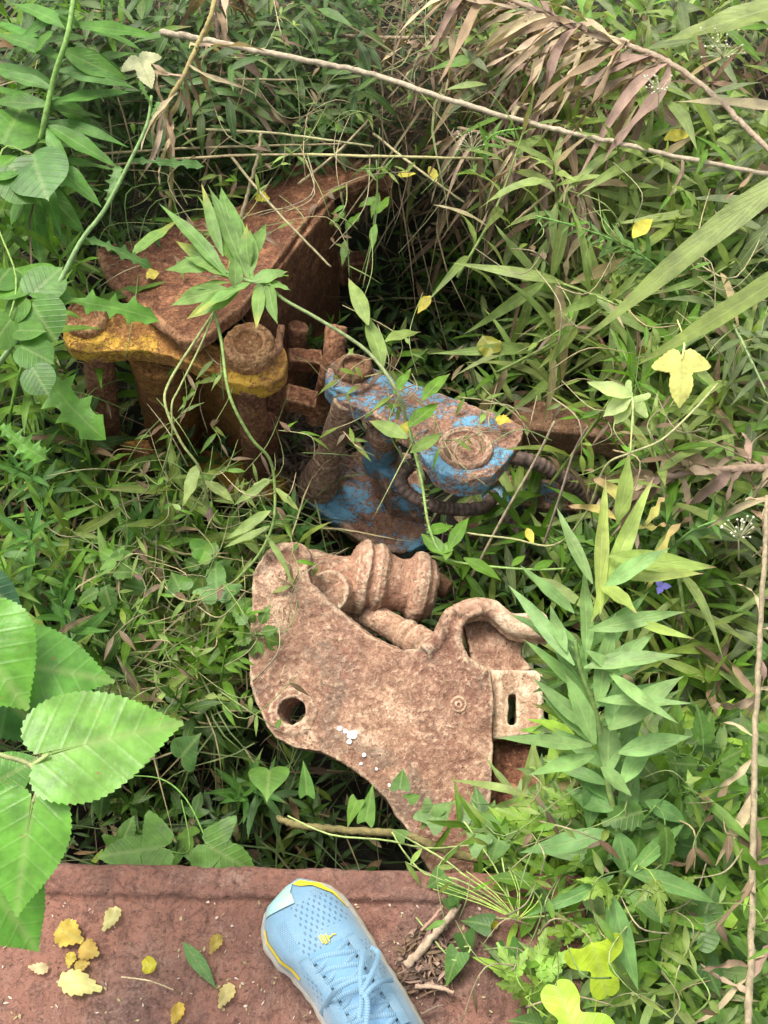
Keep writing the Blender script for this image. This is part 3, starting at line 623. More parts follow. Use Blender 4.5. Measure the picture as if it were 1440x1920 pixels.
def fabric():
    m, n, b, out = mat('shoe_mesh'); uv = N(n, 'ShaderNodeUVMap').outputs[0]; pos = N(n, 'ShaderNodeNewGeometry').outputs['Position']
    sx = N(n, 'ShaderNodeSeparateXYZ'); n.links.new(uv, sx.inputs[0]); U, V_ = sx.outputs[0], sx.outputs[1]
    # slit perforations in staggered rows: U in photo px along, V across px
    def grid(su, sv_, wu, wv, off=.5):
        row = math_(n, 'FLOOR', math_(n, 'DIVIDE', U, su)); fu = math_(n, 'FRACT', math_(n, 'DIVIDE', U, su))
        vv = math_(n, 'ADD', math_(n, 'DIVIDE', V_, sv_), math_(n, 'MULTIPLY', row, off)); fv = math_(n, 'FRACT', vv)
        a = math_(n, 'LESS_THAN', math_(n, 'ABSOLUTE', math_(n, 'SUBTRACT', fu, .5)), wu); c = math_(n, 'LESS_THAN', math_(n, 'ABSOLUTE', math_(n, 'SUBTRACT', fv, .5)), wv)
        return math_(n, 'MULTIPLY', a, c)
    def zone(u0, u1, v0, v1):
        f = math_(n, 'MULTIPLY', math_(n, 'GREATER_THAN', U, u0), math_(n, 'LESS_THAN', U, u1))
        return math_(n, 'MULTIPLY', f, math_(n, 'MULTIPLY', math_(n, 'GREATER_THAN', V_, v0), math_(n, 'LESS_THAN', V_, v1)))
    nz = noise(n, 60, 3, .5, pos)
    big = math_(n, 'MULTIPLY', grid(9.5, 13, .34, .15), math_(n, 'MAXIMUM', zone(52, 118, -52, 42), zone(118, 165, 22, 62)))
    fine = math_(n, 'MULTIPLY', grid(3.6, 4.2, .3, .28), math_(n, 'MAXIMUM', zone(38, 62, -52, -8), zone(70, 130, 62, 84)))
    sd1 = math_(n, 'MULTIPLY', grid(9, 8, .3, .16), math_(n, 'MAXIMUM', zone(175, 250, 62, 80), zone(165, 240, -66, -50)))
    hole = math_(n, 'MINIMUM', math_(n, 'ADD', math_(n, 'ADD', big, math_(n, 'MULTIPLY', fine, .7)), sd1), 1.)
    wv = noise(n, 900, 2, .5, pos)
    c = mix(n, noise(n, 18, 3, .5, pos), (.10, .195, .285), (.14, .25, .335))
    c = mix(n, ramp(n, nz, [(.45, 0.), (.75, .25)]), c, (.26, .31, .30))
    c = mix(n, 1., c, ramp(n, wv, [(.3, .88), (.7, 1.1)]), 'MULTIPLY')
    c = mix(n, math_(n, 'MULTIPLY', hole, .85), c, (.05, .10, .16))
    n.links.new(c, b.inputs['Base Color']); b.inputs['Roughness'].default_value = .75; b.inputs['Sheen Weight'].default_value = .2
    n.links.new(bump(n, math_(n, 'SUBTRACT', wv, math_(n, 'MULTIPLY', hole, 2.)), .5, .0006), b.inputs['Normal']); return m
def plain(name, c, rough=.6, ns=300, amp=.2, bs=.3, dirt=None):
    m, n, b, out = mat(name); pos = N(n, 'ShaderNodeNewGeometry').outputs['Position']; f = noise(n, ns, 4, .6, pos)
    cc = mix(n, f, tuple(x*(1-amp) for x in c), tuple(min(1, x*(1+amp)) for x in c))
    if dirt: cc = mix(n, ramp(n, noise(n, 70, 6, .7, pos), [(.48, 0.), (.66, .8)]), cc, dirt)
    n.links.new(cc, b.inputs['Base Color']); b.inputs['Roughness'].default_value = rough; n.links.new(bump(n, f, bs, .001), b.inputs['Normal']); return m
M['mesh'] = fabric(); M['sole'] = plain('sole_foam', (.42, .41, .35), .7, 200, .12, .3, (.36, .26, .18)); M['yel'] = plain('yellow_rubber', (.80, .62, .03), .5)
M['teal'] = plain('toe_film', (.25, .42, .42), .45, 120, .1, .2, (.34, .32, .24)); M['sock'] = plain('sock_knit', (.11, .22, .33), .9)
def lace_m():
    m, n, b, out = mat('lace'); u = N(n, 'ShaderNodeSeparateXYZ'); n.links.new(N(n, 'ShaderNodeUVMap').outputs[0], u.inputs[0])
    f = math_(n, 'ABSOLUTE', math_(n, 'SINE', math_(n, 'MULTIPLY', u.outputs[0], 1400.)))
    c = mix(n, f, (.115, .215, .31), (.15, .26, .35)); n.links.new(c, b.inputs['Base Color']); b.inputs['Roughness'].default_value = .8
    n.links.new(bump(n, f, .6, .0008), b.inputs['Normal']); return m
M['lace'] = lace_m()
sh = thing('running_shoe', 'light blue mesh running shoe with yellow trim standing on the rusty beam', 'shoe', edge(280, 1, .5, 0))
def surf(mb, fn, us, vs_, uvf=None):
    V = [[fn(u, v) for v in vs_] for u in us]; nu, nv = len(us), len(vs_)
    q = [[i*nv+j, i*nv+j+1, (i+1)*nv+j+1, (i+1)*nv+j] for i in range(nu-1) for j in range(nv-1)]
    mb.add([tuple(p) for r in V for p in r], q, None, [uvf(u, v) if uvf else (u, v) for u in us for v in vs_])
def cross_px(sx, f):
    Lw, Rw = np.interp(sx, LS, LL), np.interp(sx, RS, RR); k = math.sin(f*math.pi/2)*.75+f*.25
    return Lw+(-Rw-Lw)*(.5+.5*k)
fs = np.sin(np.linspace(-1, 1, 33)*math.pi/2)
u_end = 420
mb = MB(); surf(mb, lambda u, v: up_pt(u, v), [x for x in ST_ if x < u_end], fs, lambda u, v: (u, cross_px(u, v)))
# collar: behind the lacing only the sides and heel continue
def collar(u, v):
    p = up_pt(u, v); lim = .10+.012*math.sin(u*.03)
    return p
for sg in (1, -1):
    vv = [sg*x for x in np.linspace(.62, 1, 12)] if sg > 0 else [-x for x in np.linspace(.62, 1, 12)]
    us = [x for x in ST_ if x >= u_end-10]
    surf(mb, lambda u, v: up_pt(u, v)+Vector((0, 0, .004)), us, vv, lambda u, v: (u, 0))
upper = mb.build('upper', M['mesh'], sh)
mb = MB(); zs = [(.0, .03), (.003, -.005), (.012, -.02), (.022, -.015), (.030, 0.02), (.034, .07)]
outl = [(x, 1) for x in ST_]+[(x, -1) for x in reversed(ST_[1:-1])]
k = len(outl); vv = []
for zi, (z_, ins) in enumerate(zs):
    for i, (x, sg) in enumerate(outl):
        p = edge(x, sg, ins+(.010*math.sin(i*1.9)+.007*math.sin(i*4.1+zi) if zi in (1, 2, 3) else 0), z_ if x > 40 else z_+.010*(1-x/40)); vv.append(tuple(p))
q = [[a*k+j, a*k+(j+1) % k, (a+1)*k+(j+1) % k, (a+1)*k+j] for a in range(len(zs)-1) for j in range(k)]
mb.add(vv, q); cb = MB(); mb.add([tuple(edge(x, 1, .5, .001)) for x in ST_], [], []) 
mb.build('sole', M['sole'], sh)
# yellow lines along the toe rim, film patch at the toe
mb = MB(); surf(mb, lambda u, v: up_pt(u, -.86+v*.05, .0028), np.arange(62, 176, 4.), (-1, -.5, .5, 1), lambda u, v: (u/1000, v)); 
mb.build('yellow_stripe', M['yel'], sh)
mb = MB(); surf(mb, lambda u, v: up_pt(u, float(np.interp(u, [8, 30, 60, 92], [.20, .62, .78, .86]))+v*float(np.interp(u, [8, 30, 60, 92], [.22, .13, .06, .03])), .0026), np.arange(8, 96, 3.), (-1, -.5, .5, 1), lambda u, v: (u/1000, v))
mb.build('yellow_stripe', M['yel'], sh)
mb = MB(); surf(mb, lambda u, v: up_pt(u+max(0, v+.6)*6, v, .0022), np.linspace(4, 44, 12), np.linspace(-.80, -.02, 14), lambda u, v: (u, v)); mb.build('toe_film', M['teal'], sh)
# emblem: four slanted bars and a tick
mb = MB()
def sp(x, y, lift=.0018):   # photo px -> on the upper
    a = x-T0[0]; b = y-T0[1]; sx = a*dv[0]+b*dv[1]; w_ = a*pv[0]+b*pv[1]
    best = min(np.linspace(-1, 1, 161), key=lambda f: abs(cross_px(sx, f)-w_)); return up_pt(sx, best, lift)
for (a, b) in (((604, 1770), (611, 1784)), ((608, 1767), (616, 1785)), ((612, 1768), (619, 1784)), ((616, 1765), (624, 1780)), ((619, 1772), (627, 1770)), ((627, 1770), (629, 1766)), ((629, 1766), (636, 1765)), ((622, 1775), (624, 1769))):
    tube(mb, [sp(*a), sp(*b)], .0006, k=5, smooth=0, col=(.8, .7, .05))
mb.build('emblem', M['yel'], sh)
# tongue and laces
mb = MB(); surf(mb, lambda u, v: up_pt(u, v*.30, .0035+.004*math.cos(v*1.5)), np.arange(150, 400, 8.), np.linspace(-1, 1, 13), lambda u, v: (u, 200+v)); mb.build('tongue', M['sock'], sh)
def ribbon(mb, pts, wd):
    pts = catmull(pts, 6); n = len(pts); V = []; uv = []; ln = 0
    for i, p in enumerate(pts):
        d = (pts[min(i+1, n-1)]-pts[max(i-1, 0)]).normalized(); sd_ = d.cross(UP).normalized()*wd; 
        if i: ln += (p-pts[i-1]).length
        for f, h_ in ((-1, 0), (-.5, .0012), (.5, .0012), (1, 0)): V.append(tuple(p+sd_*f+UP*h_)); uv.append((ln, f))
    mb.add(V, [[i*4+j, i*4+j+1, i*4+j+5, i*4+j+4] for i in range(n-1) for j in range(3)], None, uv)
mb = MB()
for i in range(7):
    u0 = 158+i*27
    for sg in (-1, 1):
        ribbon(mb, [up_pt(u0+(8 if sg > 0 else -4), -.42*sg, .001), up_pt(u0+6, -.2*sg, .0055), up_pt(u0+14, .05*sg, .0065+.001*sg), up_pt(u0+22, .25*sg, .0055), up_pt(u0+30, .44*sg, .001)], .0027)
for pts in ([(690, 1795, .016), (684, 1820, .026), (680, 1850, .03), (682, 1890, .03), (676, 1925, .03)], [(700, 1790, .016), (714, 1800, .028), (708, 1830, .034), (694, 1860, .036), (680, 1885, .034)],
            [(740, 1850, .02), (720, 1858, .028), (700, 1872, .034), (684, 1892, .034)], [(600, 1910, .016), (630, 1880, .024), (660, 1862, .03), (700, 1850, .03)], [(682, 1880, .034), (692, 1898, .034), (688, 1940, .03)]):
    ribbon(mb, [sp(x, y, h_) for x, y, h_ in pts], .0023)
mb.build('laces', M['lace'], sh)
mb = MB()
for sg in (-1, 1): surf(mb, lambda u, v: up_pt(u, sg*(.46+.10*v), .0035+.001*math.sin(u*.6)), np.arange(150, 345, 5.), np.linspace(-1, 1, 6), lambda u, v: (u, 200+v))
mb.build('lace_panel', M['mesh'], sh)
# sock filling the collar
bm = nb(); lathe(bm, up_pt(440, 0, -.06), up_pt(440, 0, .10)+Vector((0, -.02, 0)), [(0, .034), (.5, .036), (1, .034)], 24)
cast('sock', bm, M['sock'], sh, vox=.004, smooth=3, disp=.002)

# ================================================================ PLANTS
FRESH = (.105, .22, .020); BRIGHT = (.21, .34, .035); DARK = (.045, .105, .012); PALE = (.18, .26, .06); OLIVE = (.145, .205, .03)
DUSTY = (.20, .27, .07); YEL = (.42, .36, .05); STRAW = (.33, .27, .14); BROWN = (.16, .10, .06); PURP = (.22, .13, .11)
def jit(c, a=.2):
    c = np.array(c)*(1+rng.uniform(-a, a)); return c*(1+rng.uniform(-a*.35, a*.35, 3))
def inpoly(x, y, poly):
    c = False; j = len(poly)-1
    for i in range(len(poly)):
        xi, yi = poly[i]; xj, yj = poly[j]
        if (yi > y) != (yj > y) and x < (xj-xi)*(y-yi)/(yj-yi)+xi: c = not c
        j = i
    return c
CLEAR = [[(455, 1010), (585, 1005), (640, 1010), (800, 1020), (850, 1100), (1040, 1110), (1050, 1210), (1030, 1400), (1000, 1500), (930, 1560), (900, 1640), (790, 1600), (720, 1520), (600, 1430), (500, 1400), (455, 1300)],
         [(100, 560), (190, 540), (170, 450), (480, 330), (540, 290), (720, 290), (740, 360), (660, 520), (680, 650), (900, 730), (1010, 780), (1080, 800), (1000, 870), (1080, 930), (930, 990), (800, 1040), (680, 1040), (560, 960), (420, 960), (200, 880), (150, 700), (100, 660)],
         [(-400, 1625), (960, 1625), (960, 2200), (-400, 2200)]]
CLEAR.append([(500, 1545), (780, 1560), (790, 1640), (490, 1640)])
CLEAR.append([(975, 770), (1115, 790), (1120, 965), (920, 1010)])
def clear(px, py, m=0):
    for p in CLEAR:
        if inpoly(px, py, p): return False
    return True
# ---- whorled lance-leaved weeds: a few source shapes, each a stem and foliage
def lance_weed(h, nl, L, W, c, dryc=None, droop=.35, open_=1., bare=.0):
    lf = MB(); st = MB(); lean = rng.uniform(-.05, .05, 2)
    top = Vector((lean[0], lean[1], h)); pts = [Vector((0, 0, 0)), Vector((lean[0]*.3+rng.uniform(-.01, .01), lean[1]*.3, h*.5)), top]
    tube(st, pts, .0022, .0011, 5, jit(np.array(c)*1.0, .1))
    cm = catmull(pts, 8); B = []; D = []; Ls = []; cs = []; el = []; dr = []
    for i in range(nl):
        f = i/(nl-1); t = bare+(1-bare)*(1-(f**1.25)*.85)
        p = cm[min(int(t*(len(cm)-1)), len(cm)-1)]; a = i*2.39996+rng.uniform(-.25, .25)
        e = math.radians((74-66*min(1, f*1.7))*open_+rng.uniform(-10, 10)); ln = L*(.35+.65*min(1, f*2.6))*rng.uniform(.8, 1.15)*(1-.25*max(0, f-.7))
        B.append(p); D.append((math.cos(a)*math.cos(e), math.sin(a)*math.cos(e), math.sin(e))); Ls.append(ln)
        cc = jit(c, .16)*(1.15-.3*f)
        if dryc is not None and rng.random() < .13: cc = jit(dryc, .2)
        cs.append(cc); dr.append(droop*rng.uniform(.5, 1.5)*(.4+.8*f))
    cs = np.array(cs); Ls = np.array(Ls)
    tip = np.where(rng.random((nl, 1)) < .22, np.array([.26, .2, .08])[None], cs)
    leaves(lf, np.array([tuple(b) for b in B]), np.array(D), (0, 0, 1), Ls, Ls*W*rng.uniform(.85, 1.15, nl), np.array(dr), .22, cs, tip, .72, n=7, twist=rng.uniform(-.5, .5, nl), wave=rng.uniform(0, .5, nl), rise=.06)
    return lf, st, h, top
def broad_weed(half, h, nl, L, c, W=1., mk=None):
    lf = MB(); st = MB(); top = Vector((rng.uniform(-.02, .02), rng.uniform(-.02, .02), h))
    tube(st, [(0, 0, 0), top*.5+Vector((.008, 0, 0)), top], .0018, .001, 5, jit(c, .1))
    for i in range(nl):
        f = i/max(nl-1, 1); p = top*(1-.6*f); a = i*2.4+rng.uniform(-.4, .4); e = rng.uniform(.0, .55)
        d = Vector((math.cos(a)*math.cos(e), math.sin(a)*math.cos(e), math.sin(e))); pe = p+d*L*rng.uniform(.3, .9)
        tube(st, [p, (p+pe)/2+Vector((0, 0, .004)), pe], .0008, .0006, 4, jit(c, .1), smooth=2)
        ln = L*rng.uniform(.7, 1.15); d2 = Vector((d.x, d.y, rng.uniform(-.35, .15))).normalized()
        cc = jit(c, .22)
        if mk == 'tri':
            for an, q_ in ((0, 1.), (.95, .75), (-.95, .75)):
                R_ = Matrix.Rotation(an, 3, 'Z'); d3 = R_@d2; d3.z -= rng.uniform(0, .3); broad(lf, half, pe, pe+d3*ln*q_*rng.uniform(.85, 1.15), W, bend=rng.uniform(.1, .4), cup=.15, rip=.08, col=cc, K=3, roll=rng.uniform(-.3, .3))
        else: broad(lf, half, pe, pe+d2*ln, W, bend=rng.uniform(.1, .4), cup=rng.uniform(-.05, .25), rip=.06, col=cc, K=3, roll=rng.uniform(-.35, .35))
    return lf, st, h, top
LIB = {}
def lib(key, fn, n, *a, **k):
    LIB[key] = []
    for _ in range(n):
        lf, st, h, top = fn(*a, **k); LIB[key].append((lf.mesh('foliage'), st.mesh('stem'), top))
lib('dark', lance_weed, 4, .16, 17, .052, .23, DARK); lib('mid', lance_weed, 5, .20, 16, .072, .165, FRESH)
lib('bright', lance_weed, 5, .20, 17, .078, .15, (.13, .25, .03)); lib('olive', lance_weed, 6, .22, 16, .088, .155, OLIVE, BROWN, .55)
lib('dusty', lance_weed, 5, .22, 17, .092, .14, DUSTY, STRAW, .6); lib('star', lance_weed, 3, .20, 26, .060, .17, (.06, .155, .026), None, .15)
lib('dry', lance_weed, 4, .24, 20, .072, .13, BROWN, PURP, 1.1, .6); lib('small', lance_weed, 4, .12, 14, .034, .26, (.045, .10, .02))
lib('tooth', broad_weed, 6, CUT, .16, 8, .034, (.19, .30, .045), .85, 'tri'); lib('tooth2', broad_weed, 3, TOOTH, .12, 12, .034, (.09, .18, .03), 1.1)
lib('heart', broad_weed, 3, HEART, .12, 7, .036, (.07, .15, .03)); lib('hop', broad_weed, 3, HOP, .12, 5, .042, (.08, .17, .03))
KEYMAT = dict(dark='leaf', mid='leaf', bright='leaf', olive='lance', dusty='lance', star='leaf', dry='dry', small='leaf', tooth='broad', tooth2='broad', heart='broad', hop='broad')
TONE = dict(dark='dark green', mid='mid green', bright='bright green', olive='olive speckled', dusty='pale dusty green', star='star shaped green', dry='withered brown', small='tiny-leaved dark')
used = {}
def place_weed(key, px, py, zt, name, label, cat, group, sc=1., lean=.35):
    lf, st, top = LIB[key][int(rng.integers(len(LIB[key])))]
    p = P(px, py, zt); rz = rng.uniform(0, 6.28); rx = rng.uniform(-lean, lean); ry = rng.uniform(-lean, lean)
    R = Matrix.Rotation(rx, 3, 'X')@Matrix.Rotation(ry, 3, 'Y')@Matrix.Rotation(rz, 3, 'Z')
    loc = p-(R@top)*sc
    r = bpy.data.objects.new(name, None); C.objects.link(r); r.location = loc; r.rotation_euler = R.to_euler(); r.scale = (sc,)*3; r.empty_display_size = .02
    tag(r, label, cat, group)
    for me, nm, mt in ((lf, 'foliage', M[KEYMAT[key]]), (st, 'stem', M['stem'])):
        if not me.materials: me.materials.append(mt)
        o = bpy.data.objects.new(nm, me); C.objects.link(o); o.parent = r
    return r
def where(px, py, z):
    xs = [p[0] for p in z]; ys = [p[1] for p in z]; fx = (px-min(xs))/(max(xs)-min(xs)); fy = (py-min(ys))/(max(ys)-min(ys))
    return ('upper', 'middle', 'lower')[min(2, int(fy*3))]+' '+('left', 'centre', 'right')[min(2, int(fx*3))]
# zone: polygon, n, z range, {key: weight}, phrase
ZONES = [
 ([(940, 1440), (1460, 1400), (1460, 1940), (960, 1940)], 46, (-.06, .12), dict(tooth=5, tooth2=1, mid=2, bright=3, dusty=1, heart=1), 'the bright thicket beside the beam end', (.75, 1.3), 58),
 ([(1030, 960), (1450, 930), (1450, 1440), (1040, 1440)], 42, (-.24, -.06), dict(dark=5, mid=3, olive=2, dusty=1, heart=1), 'the growth right of the coupler', (.8, 1.2), 58),
 ([(1130, 330), (1450, 330), (1450, 850), (1180, 800)], 44, (-.14, .10), dict(olive=4, dusty=8, bright=3, mid=1), 'the dense bank right of the hollow', (.9, 1.35), 52),
 ([(1000, 420), (1130, 380), (1190, 560), (1120, 560)], 8, (-.25, -.08), dict(bright=3, olive=3), 'the rim of the dark hollow', (.7, 1.), 50),
 ([(880, 0), (1450, 0), (1450, 330), (1000, 320)], 34, (-.05, .14), dict(olive=5, dusty=7, dry=2), 'the bank under the long dry stems', (.9, 1.35), 58),
 ([(700, 330), (960, 340), (1100, 560), (1120, 760), (880, 740), (680, 620)], 58, (-.52, -.30), dict(dark=7, mid=2, small=4), 'the hollow behind the blue link', (.65, 1.05), 48),  # mostly dark-leaved weeds: the hollow's dimness is partly put into leaf colour
 ([(560, 60), (900, 60), (930, 300), (560, 290)], 14, (-.2, -.05), dict(dry=3, olive=2, dark=2), 'the brush behind the brown bracket', (.7, 1.), 60),
 ([(120, 40), (560, 20), (520, 290), (180, 430)], 30, (-.30, -.08), dict(dark=4, dry=1, mid=3, small=2), 'the shaded brush at the upper left', (.7, 1.), 60),
 ([(-20, -20), (130, -20), (140, 560), (-20, 640)], 16, (-.1, .1), dict(mid=4, bright=3), 'the leafy left edge', (1.1, 1.6), 62),
 ([(-20, 640), (110, 660), (200, 900), (560, 960), (470, 1040), (420, 1300), (200, 1330), (-20, 1120)], 64, (-.32, -.16), dict(star=3, mid=6, dark=3, olive=2, bright=2, tooth2=1), 'the tangle below the yellow link', (.8, 1.3), 50),
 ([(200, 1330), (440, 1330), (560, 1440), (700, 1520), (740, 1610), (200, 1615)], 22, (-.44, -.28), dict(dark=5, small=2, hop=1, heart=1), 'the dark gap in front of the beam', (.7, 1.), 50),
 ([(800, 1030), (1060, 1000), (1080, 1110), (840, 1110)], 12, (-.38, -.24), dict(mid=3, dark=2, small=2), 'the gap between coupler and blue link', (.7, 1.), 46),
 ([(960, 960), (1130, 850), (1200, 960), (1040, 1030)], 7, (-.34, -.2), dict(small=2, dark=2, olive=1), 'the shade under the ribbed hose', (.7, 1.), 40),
]
for poly, cnt, zr, keys, phrase, scr, sep in ZONES:
    ks = list(keys); wt = np.array([keys[k] for k in ks], float); wt /= wt.sum()
    xs = [p[0] for p in poly]; ys = [p[1] for p in poly]; pts = []; tries = 0
    while len(pts) < cnt and tries < 6000:
        tries += 1; x, y = rng.uniform(min(xs), max(xs)), rng.uniform(min(ys), max(ys)); s_ = sep*(1 if tries < 3000 else .7)
        if not inpoly(x, y, poly) or not clear(x, y) or any((x-a)**2+(y-b)**2 < s_*s_ for a, b in pts): continue
        pts.append((x, y)); k = ks[int(rng.choice(len(ks), p=wt))]
        if k in ('tooth', 'tooth2', 'heart', 'hop'):
            nm = {'tooth': 'cut_leaved_plant', 'tooth2': 'toothed_plant', 'heart': 'heart_leaved_plant', 'hop': 'lobed_leaf_plant'}[k]; tn = {'tooth': 'cut-leaved light green plant', 'tooth2': 'small toothed green plant', 'heart': 'heart-leaved green plant', 'hop': 'lobed-leaf green plant'}[k]; cat = 'plant'
        else: nm = 'narrow_leaf_weed'; tn = TONE[k]+' narrow-leaved weed'; cat = 'weed'
        lab = f'{tn}, {where(x, y, poly)} of {phrase}'
        place_weed(k, x, y, rng.uniform(*zr), nm, lab, cat, f'{tn}s in {phrase}', rng.uniform(*scr), .6 if 'bank' in phrase or 'thicket' in phrase else .45)
for (k, x, y, z, sc_, lb) in [('dark', 215, 440, -.08, .8, 'dark weed at the left corner of the brown bracket'), ('small', 270, 415, -.08, 1., 'tiny-leaved weed on the far edge of the brown bracket'), ('mid', 320, 395, -.09, .8, 'green weed behind the leafy sprig on the far bracket edge'), ('small', 560, 300, -.08, .9, 'tiny-leaved weed at the top tip of the bracket'), ('dark', 400, 380, -.1, .8, 'dark weed on the far bracket edge above the sprig'), ('small', 470, 345, -.1, .9, 'tiny-leaved weed by the pale stick on the bracket'), ('mid', 160, 520, -.06, .8, 'green weed left of the bracket above the yellow link'),
    ('small', 240, 430, -.1, 1., 'tiny-leaved weed by the left corner weed of the bracket'), ('olive', 440, 340, -.12, .7, 'olive weed behind the pale stick on the bracket'), ('dark', 520, 300, -.12, .7, 'dark weed just behind the bracket tip'), ('mid', 640, 600, -.3, .6, 'green weed at the foot of the bracket wall'), ('small', 560, 610, -.25, .9, 'tiny-leaved weed at the foot of the bracket wall'), ('small', 350, 800, -.30, .9, 'tiny-leaved weed growing inside the yellow link'), ('small', 385, 830, -.30, .9, 'second tiny-leaved weed inside the yellow link, nearer the pin'), ('mid', 300, 880, -.28, .8, 'green weed hanging over the lower yellow plate'), ('small', 560, 820, -.3, .7, 'tiny weed between the yellow and blue links'), ('olive', 540, 985, -.22, .7, 'olive weed just above the coupler lug'), ('olive', 470, 985, -.2, .8, 'olive weed below the right yellow pin'), ('mid', 460, 1150, -.12, .8, 'green weed leaning over the left edge of the coupler'), ('tooth2', 478, 1190, -.12, .7, 'toothed plant on the left edge of the coupler')]:
    nm = {'tooth2': 'toothed_plant'}.get(k, 'narrow_leaf_weed'); place_weed(k, x, y, z, nm, lb, 'weed', None, sc_, .5)
# two big star rosettes lower left
for (x, y, sc_, lb) in ((60, 990, 1.15, 'star shaped rosette of green leaves above the bigger star at the left'), (112, 1110, 1.35, 'large star shaped rosette of green leaves just above the mulberry leaves'), (15, 870, .9, 'star shaped rosette of green leaves cut by the left edge'), (440, 1500, 1., 'dark rosette behind the lobed leaves in front of the beam')):
    place_weed('star', x, y, -.13 if y < 1300 else -.22, 'star_weed', lb, 'weed', None, sc_, .12)

# ---- undergrowth nobody could count
def scatter(n, x0, x1, y0, y1, zfun, pal, Lr, Wr, droop, name, label, cat, mt, el=(-.3, .6), maskz=-.3, blade=False, nseg=4):
    B = []; 
    while len(B) < n:
        x, y = rng.uniform(x0, x1), rng.uniform(y0, y1); z = zfun(x, y)
        p = P(x, y, z)
        g_ = float(gz(p.x, p.y))
        if p.z < g_+.01: p = P(x, y, g_+.02)
        if not clear(x, y) and p.z > maskz: continue
        B.append(tuple(p))
    B = np.array(B); a = rng.uniform(0, 6.28, n); e = rng.uniform(el[0], el[1], n)
    D = np.stack([np.cos(a)*np.cos(e), np.sin(a)*np.cos(e), np.sin(e)], 1)
    pal = np.array(pal); cs = pal[rng.integers(len(pal), size=n)]*rng.uniform(.7, 1.3, (n, 1)); L = rng.uniform(*Lr, n)
    mb = MB(); leaves(mb, B, D, (0, 0, 1), L, L*0+rng.uniform(*Wr, n) if blade else L*rng.uniform(*Wr, n), rng.uniform(.2, 1., n)*droop, .2, cs, None, n=nseg, twist=rng.uniform(-1, 1, n), wave=rng.uniform(0, 1., n)*(1.5 if blade else .4),
                      prof=(np.array([.8, 1, .9, .7, .45, .1]) if blade else None))
    return tag(mb.build(name, mt), label, cat, kind='stuff')
zl = lambda lo, hi: (lambda x, y: rng.uniform(lo, hi))
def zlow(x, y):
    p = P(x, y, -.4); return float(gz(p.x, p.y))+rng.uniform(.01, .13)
scatter(4800, -60, 1500, -60, 1640, zlow, [(.025, .055, .010), (.03, .07, .012), (.045, .09, .02), OLIVE, (.05, .11, .02)], (.025, .055), (.14, .26), .4, 'undergrowth', 'low leaves coloured dark for shade, filling the ground under all the weeds', 'undergrowth', M['leaf'], maskz=-.42)  # greens darkened to paint in the deep shade between the weeds
scatter(1500, 900, 1500, -60, 1300, lambda x, y: zlow(x, y)+rng.uniform(.05, .15), [OLIVE, DUSTY, FRESH, (.09, .12, .04), (.16, .20, .09)], (.05, .095), (.14, .22), .6, 'undergrowth', 'olive leaves crowding between the weeds on the right bank', 'undergrowth', M['lance'])
scatter(2000, 930, 1500, 1350, 1960, lambda x, y: rng.uniform(-.16, .03), [BRIGHT, FRESH, (.10, .19, .04), (.16, .24, .07)], (.02, .055), (.16, .42), .5, 'undergrowth', 'light green small leaves massed beside the beam end', 'undergrowth', M['leaf'])
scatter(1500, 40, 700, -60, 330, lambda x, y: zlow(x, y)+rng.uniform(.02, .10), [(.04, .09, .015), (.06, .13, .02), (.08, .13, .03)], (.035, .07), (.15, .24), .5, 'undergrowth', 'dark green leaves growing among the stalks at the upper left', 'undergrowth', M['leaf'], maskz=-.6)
scatter(1300, 1500, 2300, -60, 2000, lambda x, y: zlow(x, y)+.05, [OLIVE, FRESH, DARK], (.04, .09), (.14, .24), .5, 'undergrowth', 'leaves of the bank beyond the right edge', 'undergrowth', M['leaf'])
scatter(1100, -900, -60, -60, 1600, lambda x, y: zlow(x, y)+.05, [OLIVE, FRESH, DARK], (.04, .09), (.14, .24), .5, 'undergrowth', 'leaves of the thicket beyond the left edge', 'undergrowth', M['leaf'])
scatter(1500, -60, 1500, -60, 1640, zlow, [BROWN, (.10, .065, .04), STRAW, (.2, .12, .06)], (.02, .05), (.15, .35), .4, 'leaf_litter', 'brown dead leaves strewn low on the soil', 'leaf litter', M['dry'], maskz=-.42)
scatter(1500, -60, 1500, -60, 1640, zlow, [(.07, .12, .03), STRAW, (.14, .13, .06), BROWN, (.05, .09, .02)], (.08, .26), (.0012, .0035), .7, 'grass', 'fine grass blades and thin stalks tangled low through the weeds', 'grass', M['leaf'], el=(-.05, .4), maskz=-.42, blade=True)
scatter(330, 60, 1000, -60, 330, lambda x, y: zlow(x, y)+rng.uniform(.0, .06), [(.16, .13, .07), (.10, .07, .04), (.09, .07, .04), (.11, .12, .05)], (.12, .38), (.0015, .004), .4, 'dry_grass', 'brown dry stalks lying flat behind the brackets', 'dry grass', M['dry'], el=(-.1, .15), blade=True, maskz=-.6)
scatter(380, 160, 620, 900, 1400, lambda x, y: rng.uniform(-.36, -.2), [(.16, .2, .07), (.10, .15, .04), STRAW], (.05, .16), (.0012, .003), .6, 'grass', 'thin pale stalks tangled below the yellow link', 'grass', M['leaf'], el=(-.1, .3), blade=True, maskz=-.3)

